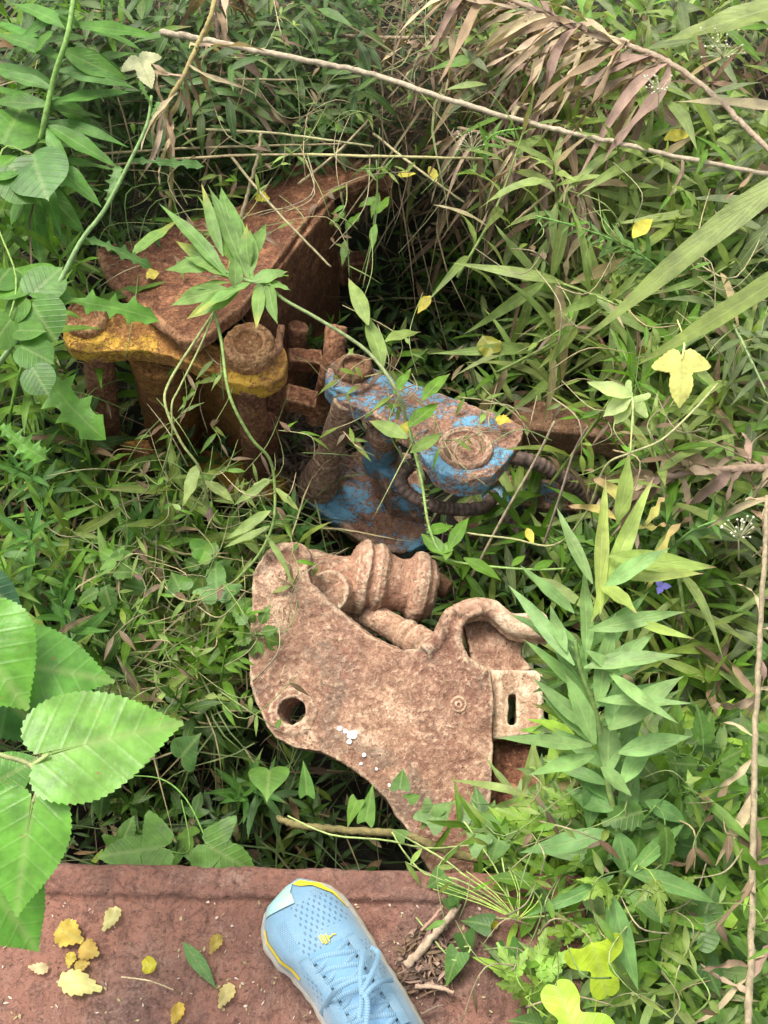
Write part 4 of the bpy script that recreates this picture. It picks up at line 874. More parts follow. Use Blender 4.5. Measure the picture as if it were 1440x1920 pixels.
def tangle(n, x0, x1, y0, y1, z0, z1, label):
    mb = MB(); lf = MB()
    for _ in range(n):
        x, y = rng.uniform(x0, x1), rng.uniform(y0, y1); a = rng.uniform(-math.pi, math.pi); L = rng.uniform(50, 190); z = rng.uniform(z0, z1); b = rng.uniform(-.9, .9)
        p = [P(x, y, z-.03), P(x+math.cos(a)*L*.5, y+math.sin(a)*L*.5, z+rng.uniform(0, .02)), P(x+math.cos(a+b)*L, y+math.sin(a+b)*L, z-.02)]
        c = [STRAW, (.2, .24, .08), (.26, .22, .12), (.14, .2, .05)][int(rng.integers(4))]; q = tube(mb, p, rng.uniform(.0006, .0013), .0005, 4, jit(c, .2), smooth=5)
        if rng.random() < .5:
            m_ = int(rng.integers(2, 6)); B = np.array([tuple(q[int(rng.integers(1, len(q)))]) for _ in range(m_)]); an = rng.uniform(0, 6.28, m_); D = np.stack([np.cos(an), np.sin(an), rng.uniform(-.4, .3, m_)], 1)
            leaves(lf, B, D, (0, 0, 1), rng.uniform(.014, .036, m_), rng.uniform(.004, .008, m_), .3, .2, np.array([jit([FRESH, OLIVE, DUSTY, BROWN][int(rng.integers(4))]) for _ in range(m_)]), None, n=6, twist=rng.uniform(-1, 1, m_))
    t = tag(mb.build('stalk_tangle', M['stem']), label, 'stalks', kind='stuff'); tag(lf.build('tangle_leaves', M['leaf']), label+', their small leaves', 'leaves', kind='stuff')
tangle(34, 150, 700, 300, 520, -.07, -.02, 'thin stalks straying over the brown bracket')
tangle(26, 200, 560, 650, 960, -.22, -.04, 'thin stalks straying over the yellow link')
tangle(26, 560, 1000, 660, 900, -.12, -.03, 'thin stalks straying over the blue link')
tangle(70, 180, 560, 880, 1320, -.22, -.10, 'pale stalks and vines over the lower left tangle')
tangle(60, 880, 1440, 1440, 1920, .04, .16, 'pale stalks and tendrils over the bright thicket')
tangle(60, 1000, 1440, 330, 900, .02, .14, 'pale stalks over the right bank')
tangle(60, 250, 1000, 20, 330, -.08, .04, 'fine stalks over the brush at the top')
# dirt and roots packed between the yellow and blue links
mb = MB(); n = 420; B = np.array([tuple(P(rng.uniform(520, 640), rng.uniform(780, 900), rng.uniform(-.42, -.34))) for _ in range(n)]); a = rng.uniform(0, 6.28, n); D = np.stack([np.cos(a), np.sin(a), rng.uniform(-.2, .4, n)], 1)
leaves(mb, B, D, (0, 0, 1), rng.uniform(.01, .06, n), rng.uniform(.001, .008, n), .4, .3, np.array([BROWN, (.08, .055, .04), (.13, .09, .07), (.2, .15, .1)])[rng.integers(4, size=n)], None, n=5, twist=rng.uniform(-2, 2, n), wave=1.2)
tag(mb.build('plant_debris', M['dry']), 'brown roots and dead leaves packed between the yellow and blue links', 'debris', kind='stuff')
# ---- hero plants
def V3(px, py, z): return P(px, py, z)
def strip(mb, b, t, W, zb, zt, c, tip=None, droop=.10, roll=0., fold=.25, n=10, prof=None, tips=.8, rise=None, wave=.2, twist=0.):
    p, q = P(b[0], b[1], zb), P(t[0], t[1], zt); d = q-p; L = d.length; w_ = W*pxm((p+q)/2)
    up = Vector((0, 0, 1)); dn = d.normalized(); up = (up-dn*up.dot(dn)).normalized(); s_ = dn.cross(up); up = up*math.cos(roll)+s_*math.sin(roll)
    leaves(mb, [tuple(p)], [tuple(dn)], [tuple(up)], L, w_, droop, fold, c, tip, tips, prof=prof if prof is not None else prof_lance(n), rise=droop if rise is None else rise, wave=wave, twist=twist)
def plant(name, label, cat, base, group=None): return thing(name, label, cat, base, group)
def rootz(p): return Vector((p.x, p.y, float(gz(p.x, p.y))))

# A: tall leafy weed upper left
zs_ = .16
r = plant('tall_leafy_weed', 'tall leafy weed with broad pointed leaves on a thick light stem at upper left', 'weed', P(60, 420, -.2))
st = MB(); tube(st, [P(60, 420, -.2), P(72, 290, .06), P(100, 150, .14), P(128, 60, .18), P(145, -60, .2)], .0040, .0034, 7, (.15, .27, .05)); 
for f in ():
    pass
st.build('stem', M['stem'], r)
lf = MB()
LA = [((140, 0), (180, -40), 40), ((135, 30), (125, 55), 60), ((128, 55), (20, 5), 46), ((135, 45), (300, 72), 44), ((112, 112), (-10, 60), 44), ((118, 95), (240, 150), 62), ((108, 130), (255, 165), 46), ((100, 165), (-10, 140), 40), ((96, 190), (255, 175), 44), ((96, 205), (190, 220), 40), ((92, 195), (-15, 195), 46),
      ((90, 235), (220, 315), 56), ((88, 240), (135, 330), 38), ((84, 270), (-10, 250), 60), ((84, 290), (190, 390), 62), ((80, 300), (215, 318), 44), ((75, 320), (112, 445), 46), ((70, 330), (20, 430), 60), ((72, 345), (165, 440), 58), ((62, 360), (75, 500), 56), ((60, 380), (-5, 480), 50), ((66, 330), (195, 360), 36), ((100, 60), (60, 110), 46), ((60, 400), (130, 470), 48)]
for b, t, W in LA:
    z0 = float(np.interp(b[1], [0, 300, 420], [.19, .08, -.08])); strip(lf, b, t, W*.72, z0, z0-.02+rng.uniform(-.03, .02), jit((.08, .19, .028), .15), droop=rng.uniform(.08, .2), roll=rng.uniform(-.4, .4), n=12)
for i in range(16):
    f = i/16; y = 20+370*f; x = float(np.interp(y, [0, 60, 150, 290, 400], [138, 128, 100, 74, 60])); a = rng.uniform(-.5, .9) if i % 2 else math.pi-rng.uniform(-.5, .9); ln = rng.uniform(110, 165)
    z0 = float(np.interp(y, [0, 300, 420], [.17, .06, -.08])); strip(lf, (x, y), (x+math.cos(a)*ln, y+math.sin(a)*ln), rng.uniform(24, 34), z0, z0-rng.uniform(0, .06), jit((.075, .185, .028), .2), droop=rng.uniform(.1, .25), roll=rng.uniform(-.4, .4), n=12)
lf.build('foliage', M['leaf'], r)
# B: sow thistle
jag = np.array([.30, .22, .24, .55, .28, .26, .30, .30, .85, .42, .36, .38, .40, 1., .50, .44, .46, .95, .56, .50, .48, .66, .44, .24, 0])
jag2 = np.interp(np.linspace(0, 1, 49), np.linspace(0, 1, 25), jag)
r = plant('sow_thistle', 'sow thistle with slanting pale stem and spiky lobed leaves at left', 'weed', P(-20, 700, -.3))
st = MB(); tube(st, [P(-30, 720, -.1), P(0, 680, 0), P(50, 612, .05), P(100, 550, .09), P(150, 455, .12), P(195, 395, .14), P(240, 310, .17), P(275, 235, .19), P(284, 180, .2)], .0040, .0018, 7, (.20, .30, .12), (.14, .24, .06))
st.build('stem', M['stem'], r); lf = MB()
for b, t, W, zb, zt, dr, c in [((98, 550), (300, 608), 64, .09, .04, .18, (.10, .24, .03)), ((20, 640), (202, 822), 92, .03, .0, .15, (.11, .26, .03)), ((62, 590), (70, 690), 48, .06, .03, .1, (.10, .24, .035)), ((155, 450), (285, 500), 34, .12, .07, .3, (.09, .19, .045)),
                            ((248, 300), (385, 315), 30, .17, .13, .2, (.09, .19, .05)), ((205, 385), (222, 310), 34, .14, .15, .1, (.10, .2, .05)), ((280, 225), (300, 190), 16, .19, .2, .1, (.1, .2, .04)), ((0, 800), (86, 862), 60, .02, .0, .1, (.1, .24, .03)), ((284, 200), (262, 150), 14, .2, .22, 0, (.1, .2, .04))]:
    strip(lf, b, t, W, zb, zt, c, droop=dr, prof=jag2, fold=.2, wave=.35, roll=rng.uniform(-.2, .2))
lf.build('foliage', M['leaf'], r)
# C: round-leaved vine at left
r = plant('round_leaf_vine', 'vine with smooth rounded bright leaves at the left edge', 'vine', P(-30, 760, -.2))
st = MB(); tube(st, [P(-40, 760, -.1), P(10, 620, .08), P(30, 520, .1), P(-10, 400, .12), P(5, 280, .13), P(55, 290, .12)], .0015, .001, 5, (.2, .3, .06)); st.build('stem', M['stem'], r); lf = MB()
for (b, t, W, c) in [((5, 270), (40, 200), 1.0, (.09, .22, .03)), ((-20, 330), (30, 290), 1.1, (.10, .25, .03)), ((20, 310), (75, 380), 1., (.085, .21, .03)), ((60, 290), (88, 370), 1., (.06, .16, .025)), ((60, 555), (115, 500), 1., (.08, .2, .03)), ((62, 545), (25, 500), 1.1, (.1, .25, .03)), ((60, 548), (92, 548), 1., (.09, .22, .03)), ((50, 560), (10, 600), 1.1, (.09, .21, .03)),
                     ((60, 570), (105, 640), 1.1, (.08, .19, .03)), ((20, 600), (-15, 650), 1.2, (.085, .2, .03)), ((40, 650), (100, 680), 1.1, (.075, .18, .03)), ((30, 620), (85, 620), 1., (.085, .2, .03)), ((60, 690), (90, 740), 1., (.06, .15, .025)), ((-10, 540), (20, 500), 1.1, (.07, .18, .025))]:
    broad(lf, ROUND, P(*b, .10), P(*t, .09+rng.uniform(-.02, .02)), W, bend=.1, cup=.1, col=jit(c, .1), roll=rng.uniform(-.3, .3), K=5)
lf.build('foliage', M['broad'], r)
# D: mulberry branch, each big leaf a part
r = plant('mulberry_branch', 'mulberry branch with very large serrated glossy leaves at the lower left', 'branch', P(-60, 1500, .3))
st = MB(); zm = .30
tube(st, [P(-60, 1390, zm), P(0, 1415, zm), P(50, 1430, zm), P(68, 1450, zm), P(70, 1480, zm-.01), P(62, 1505, zm-.01)], .0022, .0018, 7, (.22, .24, .09)); tube(st, [P(58, 1437, zm), P(92, 1414, zm+.005)], .0018, .0016, 6, (.25, .32, .1), smooth=0)
st.build('twig', M['stem'], r)
G1 = (.125, .27, .045)
for b, t, W, z0, z1, c, rl in [((0, 1240), (215, 1275), .95, .24, .22, (.07, .19, .025), .15), ((-60, 1180), (52, 1330), 1.25, .28, .26, (.095, .24, .028), 0), ((-10, 1470), (75, 1420), 1.2, .26, .27, (.065, .18, .022), .1), ((90, 1414), (344, 1352), 1.0, zm, zm-.02, G1, .05), ((60, 1508), (28, 1720), .95, zm-.01, zm-.03, (.095, .24, .03), -.05), ((-30, 1640), (72, 1786), 1.1, .24, .2, (.085, .23, .03), 0), ((-50, 1500), (40, 1560), 1.1, .25, .24, (.05, .14, .03), 0), ((-40, 1090), (45, 1150), .9, .2, .18, (.035, .09, .04), 0), ((-60, 1240), (110, 1400), .9, .2, .18, (.035, .10, .025), .1)]:
    lf = MB(); broad(lf, MUL, P(*b, z0), P(*t, z1), W, bend=.10, cup=.10, rip=.03, col=tuple(np.array(c)*1.3), roll=rl, K=16, veins=.22); lf.build('leaf', M['mulberry'], r)
# E: lance tuft over the brown bracket
r = plant('lance_leaf_sprig', 'sprig of long pale green leaves arching over the brown bracket and yellow link', 'weed', P(760, 800, -.2))
cE = (P(430, 530, .06)); st = MB()
tube(st, [P(795, 900, -.1), P(765, 800, -.05), P(745, 735, 0), P(690, 660, .02), P(600, 600, .04), P(530, 560, .05), P(500, 530, .06), P(470, 528, .06), P(425, 510, .06)], .0026, .0020, 7, (.24, .24, .12), (.14, .24, .06)); st.build('stem', M['stem'], r); lf = MB()
LE = [((470, 525), (385, 345), 36), ((440, 500), (370, 365), 32), ((425, 520), (300, 380), 34), ((440, 490), (418, 350), 46), ((420, 480), (375, 345), 26), ((455, 500), (498, 418), 36), ((470, 530), (445, 400), 40), ((470, 515), (470, 430), 34), ((430, 520), (330, 450), 40), ((410, 500), (310, 505), 44), ((430, 530), (325, 560), 36), ((425, 540), (320, 572), 40), ((450, 540), (350, 600), 40), ((495, 530), (545, 545), 30), ((500, 525), (542, 518), 38), ((490, 535), (478, 618), 30),
      ((500, 530), (522, 608), 32), ((470, 530), (365, 590), 44), ((450, 500), (400, 420), 42), ((470, 528), (540, 510), 36), ((440, 540), (440, 480), 34), ((468, 500), (462, 420), 34), ((250, 480), (330, 415), 38), ((430, 520), (345, 480), 36), ((500, 530), (480, 575), 40)]
for b, t, W in LE:
    dry = rng.random() < .3
    strip(lf, b, t, W*.85, .06, .05+rng.uniform(-.03, .03), jit((.15, .265, .06), .15), (.38, .36, .07) if dry else None, droop=rng.uniform(.03, .16), roll=rng.uniform(-.5, .5), tips=.6, n=12)
lf.build('foliage', M['lance'], r)
lf = MB()
for b, t, W, c in [((690, 610), (655, 520), 30, DUSTY), ((715, 690), (688, 585), 34, PALE), ((722, 640), (790, 622), 30, PALE), ((790, 750), (845, 700), 26, FRESH), ((765, 800), (825, 755), 34, FRESH), ((765, 820), (690, 790), 30, (.16, .24, .05)), ((770, 850), (830, 810), 24, PALE), ((765, 790), (742, 830), 20, YEL), ((740, 740), (770, 690), 20, FRESH)]:
    strip(lf, b, t, W, -.03, -.05, jit(c, .1), droop=.1, roll=rng.uniform(-.3, .3), tip=(.35, .2, .15), tips=.88)
lf.build('foliage', M['lance'], r)
# G: large goldenrod at right
r = plant('tall_goldenrod', 'large goldenrod with long pale pointed leaves right of the coupler', 'weed', P(1160, 1700, -.1))
ax = [(1160, 1700, .0), (1168, 1640, .05), (1160, 1560, .09), (1142, 1480, .12), (1118, 1340, .16), (1090, 1260, .19), (1078, 1200, .21)]
st = MB(); tube(st, [P(*a) for a in ax], .0038, .0020, 8, (.26, .33, .08), (.12, .2, .05)); st.build('stem', M['stem'], r); lf = MB()
m8 = lambda x, y: (900+x/2.667, 720+y/2.667)
LG = [((480, 1400), (135, 1005), 70, 0), ((520, 1380), (530, 900), 72, 0), ((540, 1180), (878, 465), 88, 1), ((600, 1150), (620, 455), 74, 1), ((680, 700), (750, 340), 84, 1), ((560, 1000), (380, 615), 64, 0), ((470, 1150), (200, 905), 66, 0), ((620, 1020), (950, 815), 84, 0), ((640, 870), (1185, 912), 100, 1), ((700, 960), (1125, 955), 70, 1), ((540, 1220), (1030, 1145), 78, 0), ((600, 1010), (790, 1145), 90, 1),
      ((580, 1620), (680, 1140), 90, 0), ((620, 1440), (870, 1240), 84, 0), ((520, 1420), (1015, 1350), 84, 0), ((640, 1720), (1025, 1465), 120, 0), ((660, 1740), (680, 1475), 90, 0), ((580, 1800), (415, 1440), 96, 0), ((580, 1590), (1065, 1590), 60, 0), ((640, 1450), (1000, 1700), 60, 0), ((560, 1800), (80, 1780), 70, 0), ((690, 1840), (1055, 1760), 96, 0), ((430, 1340), (350, 1105), 60, 0), ((640, 1950), (640, 1650), 120, 0), ((700, 2000), (880, 1760), 90, 0),
      ((780, 1190), (1075, 1275), 46, 1), ((700, 1440), (520, 1330), 60, 0), ((570, 1860), (240, 1960), 80, 0), ((600, 1920), (760, 2060), 80, 0)]
for b, t, W, d_ in LG:
    b = m8(*b); t = m8(*t); z0 = float(np.interp(b[1], [900, 1260, 1480], [.27, .22, .15]))
    strip(lf, b, t, W/2.667*1.08, z0-.01, z0+rng.uniform(-.03, .03), jit((.19, .32, .10) if not d_ else (.28, .36, .08), .12), (.34, .2, .13) if d_ else (.2, .24, .12), droop=rng.uniform(.04, .12), roll=rng.uniform(-.35, .35), tips=.88 if d_ else .92, n=14, fold=.3)
for i in range(26):
    f = i/26; y = 1210+430*f; x = float(np.interp(y, [1200, 1340, 1480, 1560, 1640], [1078, 1118, 1142, 1160, 1168])); a = -math.pi/2+rng.uniform(.25, 1.5)*(1 if i % 2 else -1); ln = rng.uniform(110, 190)
    z0 = float(np.interp(y, [1200, 1480, 1640], [.20, .13, .05])); strip(lf, (x, y), (x+math.cos(a)*ln, y+math.sin(a)*ln), rng.uniform(22, 31), z0-.01, z0-rng.uniform(0, .05), jit((.15, .28, .08), .18), (.24, .26, .12), droop=rng.uniform(.06, .2), roll=rng.uniform(-.4, .4), n=13, fold=.3, tips=.9)
for b, t, W in [((1145, 1560), (975, 1600), 40), ((1150, 1640), (985, 1722), 26), ((1165, 1560), (1190, 1400), 38), ((1175, 1630), (1350, 1700), 40), ((1150, 1680), (1195, 1860), 40), ((1180, 1640), (1285, 1540), 30), ((1170, 1670), (1260, 1740), 34), ((1140, 1700), (1160, 1780), 40), ((1150, 1520), (1060, 1480), 40), ((1210, 1500), (1290, 1545), 34), ((1160, 1560), (1180, 1650), 50), ((1130, 1420), (1180, 1560), 50), ((1120, 1440), (1100, 1560), 44)]:
    strip(lf, b, t, W, .11, .09, jit((.13, .26, .07), .12), droop=.12, roll=rng.uniform(-.3, .3), n=12)
lf.build('foliage', M['lance'], r)
lf = MB()
for b, t, W in [((790, 1000), (1085, 680), 50), ((800, 690), (960, 570), 44), ((720, 640), (580, 440), 60), ((690, 700), (430, 585), 40), ((770, 700), (950, 720), 40)]:
    b = m8(*b); t = m8(*t); strip(lf, b, t, W/2.6, .2, .19, jit((.3, .28, .07), .2), (.3, .17, .11), droop=.2, wave=1.2, tips=.5, twist=1.2, n=12)
lf.build('withered_leaf', M['dry'], r)

# ---- vines and stems as polylines
def vine(name, label, cat, pts, r0, r1, c0, c1=None, mt='stem', leafs=None, lm='lance', wob=0., rf=None, k=6):
    P3 = [P(*p) for p in pts]; t = thing(name, label, cat, P3[0]); mb = MB(); tube(mb, P3, r0, r1, k, c0, c1, wob=wob, rf=rf); mb.build('stem', M[mt], t)
    if leafs:
        lf = MB()
        for b, tp, W, c, *o_ in leafs:
            z = float(np.interp(b[0], *zip(*sorted((p[0], p[2]) for p in pts)))); strip(lf, b, tp, W, z, z-.01, jit(c, .12), o_[0] if o_ else None, droop=.12, roll=rng.uniform(-.3, .3), wave=.4)
        lf.build('foliage', M[lm], t)
    return t, P3
V1 = (.24, .27, .09); V2 = (.17, .25, .06)
vine('twining_vine', 'yellowish vine looping down from the sprig in front of the yellow link', 'vine', [(402, 585, .04), (365, 640, .01), (318, 715, 0), (310, 760, 0), (340, 830, -.03), (375, 880, -.06), (392, 950, -.12), (400, 990, -.2)], .0019, .0016, V1, leafs=[((375, 870), (340, 950), 26, DUSTY), ((385, 900), (440, 945), 20, DUSTY), ((392, 950), (395, 985), 14, PURP)])
vine('twining_vine', 'thin inner vine crossing the looping one before the yellow link', 'vine', [(400, 590, .04), (375, 650, .02), (335, 730, .0), (322, 760, -.0), (322, 820, -.03), (300, 900, -.12), (290, 930, -.25)], .0014, .0012, V1)
vine('twining_vine', 'long green vine hanging over the right yellow pin towards the coupler', 'vine', [(402, 585, .05), (415, 640, .03), (430, 740, .02), (470, 820, -.02), (505, 860, -.05), (515, 910, -.08), (512, 980, -.1), (485, 1040, -.12), (440, 1090, -.15)], .0021, .0018, V2, leafs=[((512, 900), (460, 925), 18, DUSTY), ((500, 900), (440, 950), 18, PALE), ((518, 915), (560, 960), 16, DUSTY), ((510, 960), (420, 1010), 22, PALE), ((505, 985), (420, 1030), 16, PALE), ((500, 1000), (550, 1100), 12, PALE)])
t, P3 = vine('prickly_vine', 'light green prickly vine running down across the blue link', 'vine', [(745, 735, -.02), (765, 800, -.05), (790, 900, -.08), (805, 990, -.1), (835, 1045, -.12), (900, 1060, -.14), (1000, 1068, -.14), (1060, 1066, -.15)], .0020, .0014, (.22, .34, .09))
mb = MB()
for p in catmull([P(765, 800, -.05), P(790, 900, -.08), P(805, 990, -.1)], 16): 
    for _ in range(2):
        a = rng.uniform(0, 6.28); tube(mb, [p, p+Vector((math.cos(a)*.006, math.sin(a)*.006, .002))], .0005, .0001, 4, (.3, .3, .1), smooth=0)
mb.build('prickle', M['stem'], t)['kind'] = 'stuff'
lf = MB()
for b, tp, W in [((830, 1040), (790, 1000), 30), ((840, 1030), (880, 970), 26), ((850, 1030), (800, 1030), 22), ((870, 1045), (940, 1090), 24), ((800, 1000), (850, 985), 24), ((835, 1050), (845, 1010), 20), ((960, 1062), (985, 1040), 14), ((1000, 1068), (1040, 1050), 18)]: strip(lf, b, tp, W, -.11, -.12, jit(FRESH, .15), droop=.15)
lf.build('foliage', M['leaf'], t)
vine('climbing_vine', 'pale tendril vine arching right below the blue link to the yellow leaf', 'vine', [(820, 985, -.12), (880, 1000, -.12), (960, 1010, -.08), (1040, 1022, -.02), (1100, 960, .1), (1135, 875, .18), (1180, 850, .2), (1240, 825, .2), (1300, 770, .2), (1345, 720, .18)], .0013, .0013, (.3, .3, .13))
vine('climbing_vine', 'pale stalk rising from the goldenrod tip to the star shaped yellow leaf', 'vine', [(1182, 850, .22), (1186, 780, .23), (1188, 760, .23)], .001, .0009, (.34, .4, .12))
vine('cut_stalk', 'grey-brown straight stalk leaning from the hose up to the sprig right of it', 'stalk', [(885, 1080, -.2), (940, 975, -.12), (1000, 870, -.05), (1040, 790, 0)], .0019, .0017, (.27, .22, .13), mt='bark')
vine('cut_stalk', 'darker thin stalk leaning parallel beside the goldenrod tip', 'stalk', [(1018, 1025, -.15), (1050, 930, -.08), (1075, 850, -.04), (1102, 800, 0)], .0017, .0013, (.22, .16, .12), mt='bark')
# dry woody stems
W1 = (.34, .28, .19)
def dryleaves(mb, pts, n, L, W, spread=.7, down=.6, bias=(0, 0, 0), pal=((.22, .15, .09), (.26, .17, .13), (.40, .32, .19), (.34, .25, .17))):
    B = []; 
    pts = catmull(pts, 8)
    for i in range(n): B.append(tuple(pts[int(rng.integers(len(pts)))]))
    B = np.array(B); a = rng.uniform(-math.pi, math.pi, n); e = rng.uniform(-down, .3, n); D = np.stack([np.cos(a)*np.cos(e), np.sin(a)*np.cos(e), np.sin(e)], 1)+np.array(bias)
    pal = np.array(pal); cs = pal[rng.integers(len(pal), size=n)]*rng.uniform(.75, 1.35, (n, 1)); Ls = L*rng.uniform(.6, 1.2, n)
    leaves(mb, B, D, (0, 0, 1), Ls, Ls*W*rng.uniform(.6, 1.3, n), rng.uniform(.2, 1.2, n)*spread, .5, cs, None, n=9, twist=rng.uniform(-2.5, 2.5, n), wave=rng.uniform(.4, 1.6, n))
def drystem(label, pts, r0, r1, c=W1, n=0, L=.07, W=.12, seg=None, **k):
    t, P3 = vine('dry_stem', label, 'dry stem', pts, r0, r1, c, mt='bark', wob=.06, k=7)
    if n: mb = MB(); dryleaves(mb, P3 if seg is None else P3[seg[0]:seg[1]], n, L, W, **k); mb.build('withered_foliage', M['dry'], t)
    return t
drystem('long pale dry stem slanting across the top from upper left to right edge', [(300, 60, .05), (400, 78, .05), (480, 95, .05), (600, 118, .06), (700, 140, .06), (850, 190, .08), (1000, 232, .1), (1130, 262, .12), (1280, 295, .14), (1480, 335, .16)], .0048, .0026, n=16, L=.05, seg=(5, 10))
drystem('long brown dry stem slanting through the top right corner', [(880, -40, .1), (960, 0, .12), (1080, 48, .14), (1180, 85, .16), (1260, 120, .17), (1340, 180, .18), (1400, 240, .2), (1480, 320, .2)], .0042, .0032, (.28, .21, .14), n=90, L=.13, W=.09, seg=(0, 5), down=.7, bias=(-1.2, -.2, -.2))
drystem('upright brown dry stem along the right edge with curled leaves', [(1400, 1960, .12), (1408, 1800, .12), (1412, 1600, .11), (1415, 1400, .1), (1425, 1200, .1), (1436, 1000, .1), (1438, 930, .1)], .0036, .0026, (.25, .20, .12), n=34, L=.06, W=.14)
drystem('bent brown stem with withered leaves hanging at the top left of centre', [(318, 400, -.1), (322, 330, -.05), (312, 230, .05), (316, 190, .08), (345, 140, .1), (372, 80, .12), (395, 30, .14), (410, -40, .15)], .0030, .0034, (.30, .24, .09), n=22, L=.09, W=.10, seg=(2, 6), down=1.4)
drystem('thick hanging bundle of withered brown leaves at the top left of centre', [(410, -40, .05), (408, 40, .02), (412, 120, -.02), (425, 190, -.06)], .004, .003, (.14, .10, .07), n=40, L=.11, W=.12, down=1.4)
drystem('pale stick leaning on the brown bracket beside the leafy sprig', [(452, 410, -.08), (468, 350, -.05), (482, 300, -.02), (490, 250, 0)], .0030, .0022, (.26, .22, .12))
drystem('brown dry stem behind the dense withered cluster at top centre', [(560, 60, -.1), (700, 70, -.05), (850, 72, 0), (960, 95, .02), (1060, 150, .04), (1120, 200, .05)], .003, .0022, (.28, .22, .14), n=110, L=.13, W=.075, down=1., seg=(1, 6), bias=(-.9, -.5, -.5))
drystem('dry stem with a drooping skirt of brown leaves above the dark hollow', [(860, 240, -.05), (940, 260, .0), (1030, 300, .02), (1080, 360, .02), (1100, 420, .0)], .0026, .0018, (.26, .2, .12), n=70, L=.11, W=.08, down=1.3, bias=(-.3, -.6, -.6))
drystem('withered brown cluster hanging at right above the goldenrod', [(1210, 905, .0), (1290, 885, .02), (1370, 880, .04), (1480, 875, .06)], .004, .005, (.28, .19, .13), n=36, L=.07, W=.18)
drystem('reddish bare dry stalk poking out of the hollow at right', [(1120, 628, -.15), (1170, 700, -.17), (1240, 790, -.2), (1270, 820, -.2)], .002, .0065, (.34, .18, .11))
drystem('thin dark twig crossing the hollow behind the blue link', [(960, 640, -.25), (1040, 590, -.18), (1130, 535, -.12)], .0017, .0012, (.2, .16, .1))
drystem('mossy brown twig in front of the dark gap below the coupler', [(520, 1535, -.2), (560, 1548, -.19), (640, 1556, -.18), (760, 1566, -.16), (820, 1590, -.14), (900, 1610, -.12), (1000, 1610, -.1), (1060, 1620, -.08)], .0042, .0060, (.17, .14, .05))
for i, (a, b, lb) in enumerate([((60, 300), (640, 270), 'topmost of the pale stalks lying above the brown bracket'), ((200, 310), (720, 292), 'second pale stalk lying above the brown bracket'), ((300, 240), (700, 275), 'pale stalk crossing the others above the brown bracket'), ((560, 290), (990, 300), 'pale stalk lying right of the bracket tip'), ((700, 250), (870, 380), 'bent thin stalk dropping right of the bracket tip'), ((560, 345), (700, 215), 'pale split stalk leaning up from the bracket tip'), ((430, 290), (620, 500), 'thin yellow stalk slanting across the brown bracket'), ((960, 420), (1110, 300), 'thin pale stalk near the umbel above the hollow'), ((1000, 60), (1250, 240), 'olive stalk behind the withered leaves at top right'), ((1200, 370), (1390, 490), 'grey stalk lying on the right bank'), ((950, 270), (1110, 420), 'tan stalk running down to the hollow rim'), ((250, 170), (560, 150), 'grey stalk beside the pale lobed leaf at the top left')]):
    z = -.06+.02*(i % 4); drystem(lb, [(a[0], a[1], z-.05), ((a[0]+b[0])/2+rng.uniform(-12, 12), (a[1]+b[1])/2+rng.uniform(-14, 6), z), (b[0], b[1], z-.03)], .0022, .0014, jit(STRAW, .2))
# upright stalks over the wall
for i, (q, lb) in enumerate([([(640, 360), (650, 430), (655, 520)], 'left'), ([(706, 300), (706, 400), (680, 540)], 'middle'), ([(712, 240), (708, 340), (696, 450), (672, 530)], 'right')]):
    vine('thin_stalk', f'{lb} of three thin green stalks standing before the bracket wall', 'stalk', [(x, y, -.1-.06*j) for j, (x, y) in enumerate(q)], .0012, .001, (.2, .28, .09), leafs=[((q[1][0], q[1][1]-30), (q[1][0]-34, q[1][1]-10), 18, FRESH), ((q[1][0], q[1][1]), (q[1][0]+26, q[1][1]-32), 18, FRESH), ((q[1][0], q[1][1]+20), (q[1][0]-10, q[1][1]+70), 16, FRESH)], lm='leaf')
# goldenrod shoots over the hollow rim
def shoot(label, pts, n, L, W, c, tipfine=True):
    P3 = [P(*p) for p in pts]; t = thing('goldenrod_shoot', label, 'weed', P3[0]); mb = MB(); cm = catmull(P3, 14); tube(mb, P3, .0022, .0011, 6, np.array(c)*1.5); mb.build('stem', M['stem'], t)
    lf = MB(); B = []; D = []; Ls = []
    for i in range(n):
        f = i/n; j = min(int((.05+.95*f)*(len(cm)-1)), len(cm)-2); p = cm[j]; d = (cm[j+1]-cm[j]).normalized(); a = i*2.4; u = d.orthogonal().normalized(); v = d.cross(u)
        o = (u*math.cos(a)+v*math.sin(a)); B.append(tuple(p)); D.append(tuple(d*.75+o)); Ls.append(L*(1-.72*f)*rng.uniform(.8, 1.2))
    Ls = np.array(Ls); cs = np.array([jit(c, .15) for _ in range(n)])
    leaves(lf, np.array(B), np.array(D), (0, 0, 1), Ls, Ls*W, rng.uniform(.05, .35, n), .2, cs, None, n=8, twist=rng.uniform(-.6, .6, n)); lf.build('foliage', M['leaf'], t); return t
shoot('slender goldenrod shoot pointing left over the dark hollow rim', [(1285, 640, -.08), (1270, 560, -.02), (1230, 500, .04), (1160, 455, .07), (1080, 425, .1), (1005, 405, .12)], 60, .060, .17, (.10, .2, .04))
shoot('small bright shoot with seed head below the long pale stem', [(900, 330, -.1), (905, 280, .0), (930, 250, .05), (985, 240, .08)], 26, .042, .22, (.12, .25, .04))
shoot('green shoot rising from the left of the bent brown stem', [(255, 250, -.15), (262, 200, -.08), (280, 150, -.03)], 18, .045, .18, (.06, .14, .03))
shoot('leafy pale shoot at the right edge beside the hanging yellow leaf', [(1330, 560, -.02), (1380, 620, .06), (1420, 700, .08), (1470, 800, .1)], 26, .09, .15, (.15, .2, .08))
shoot('leafy shoot curving up at right below the withered cluster', [(1230, 1060, -.1), (1290, 1000, .0), (1360, 970, .05), (1450, 930, .08)], 22, .06, .18, (.09, .18, .04))
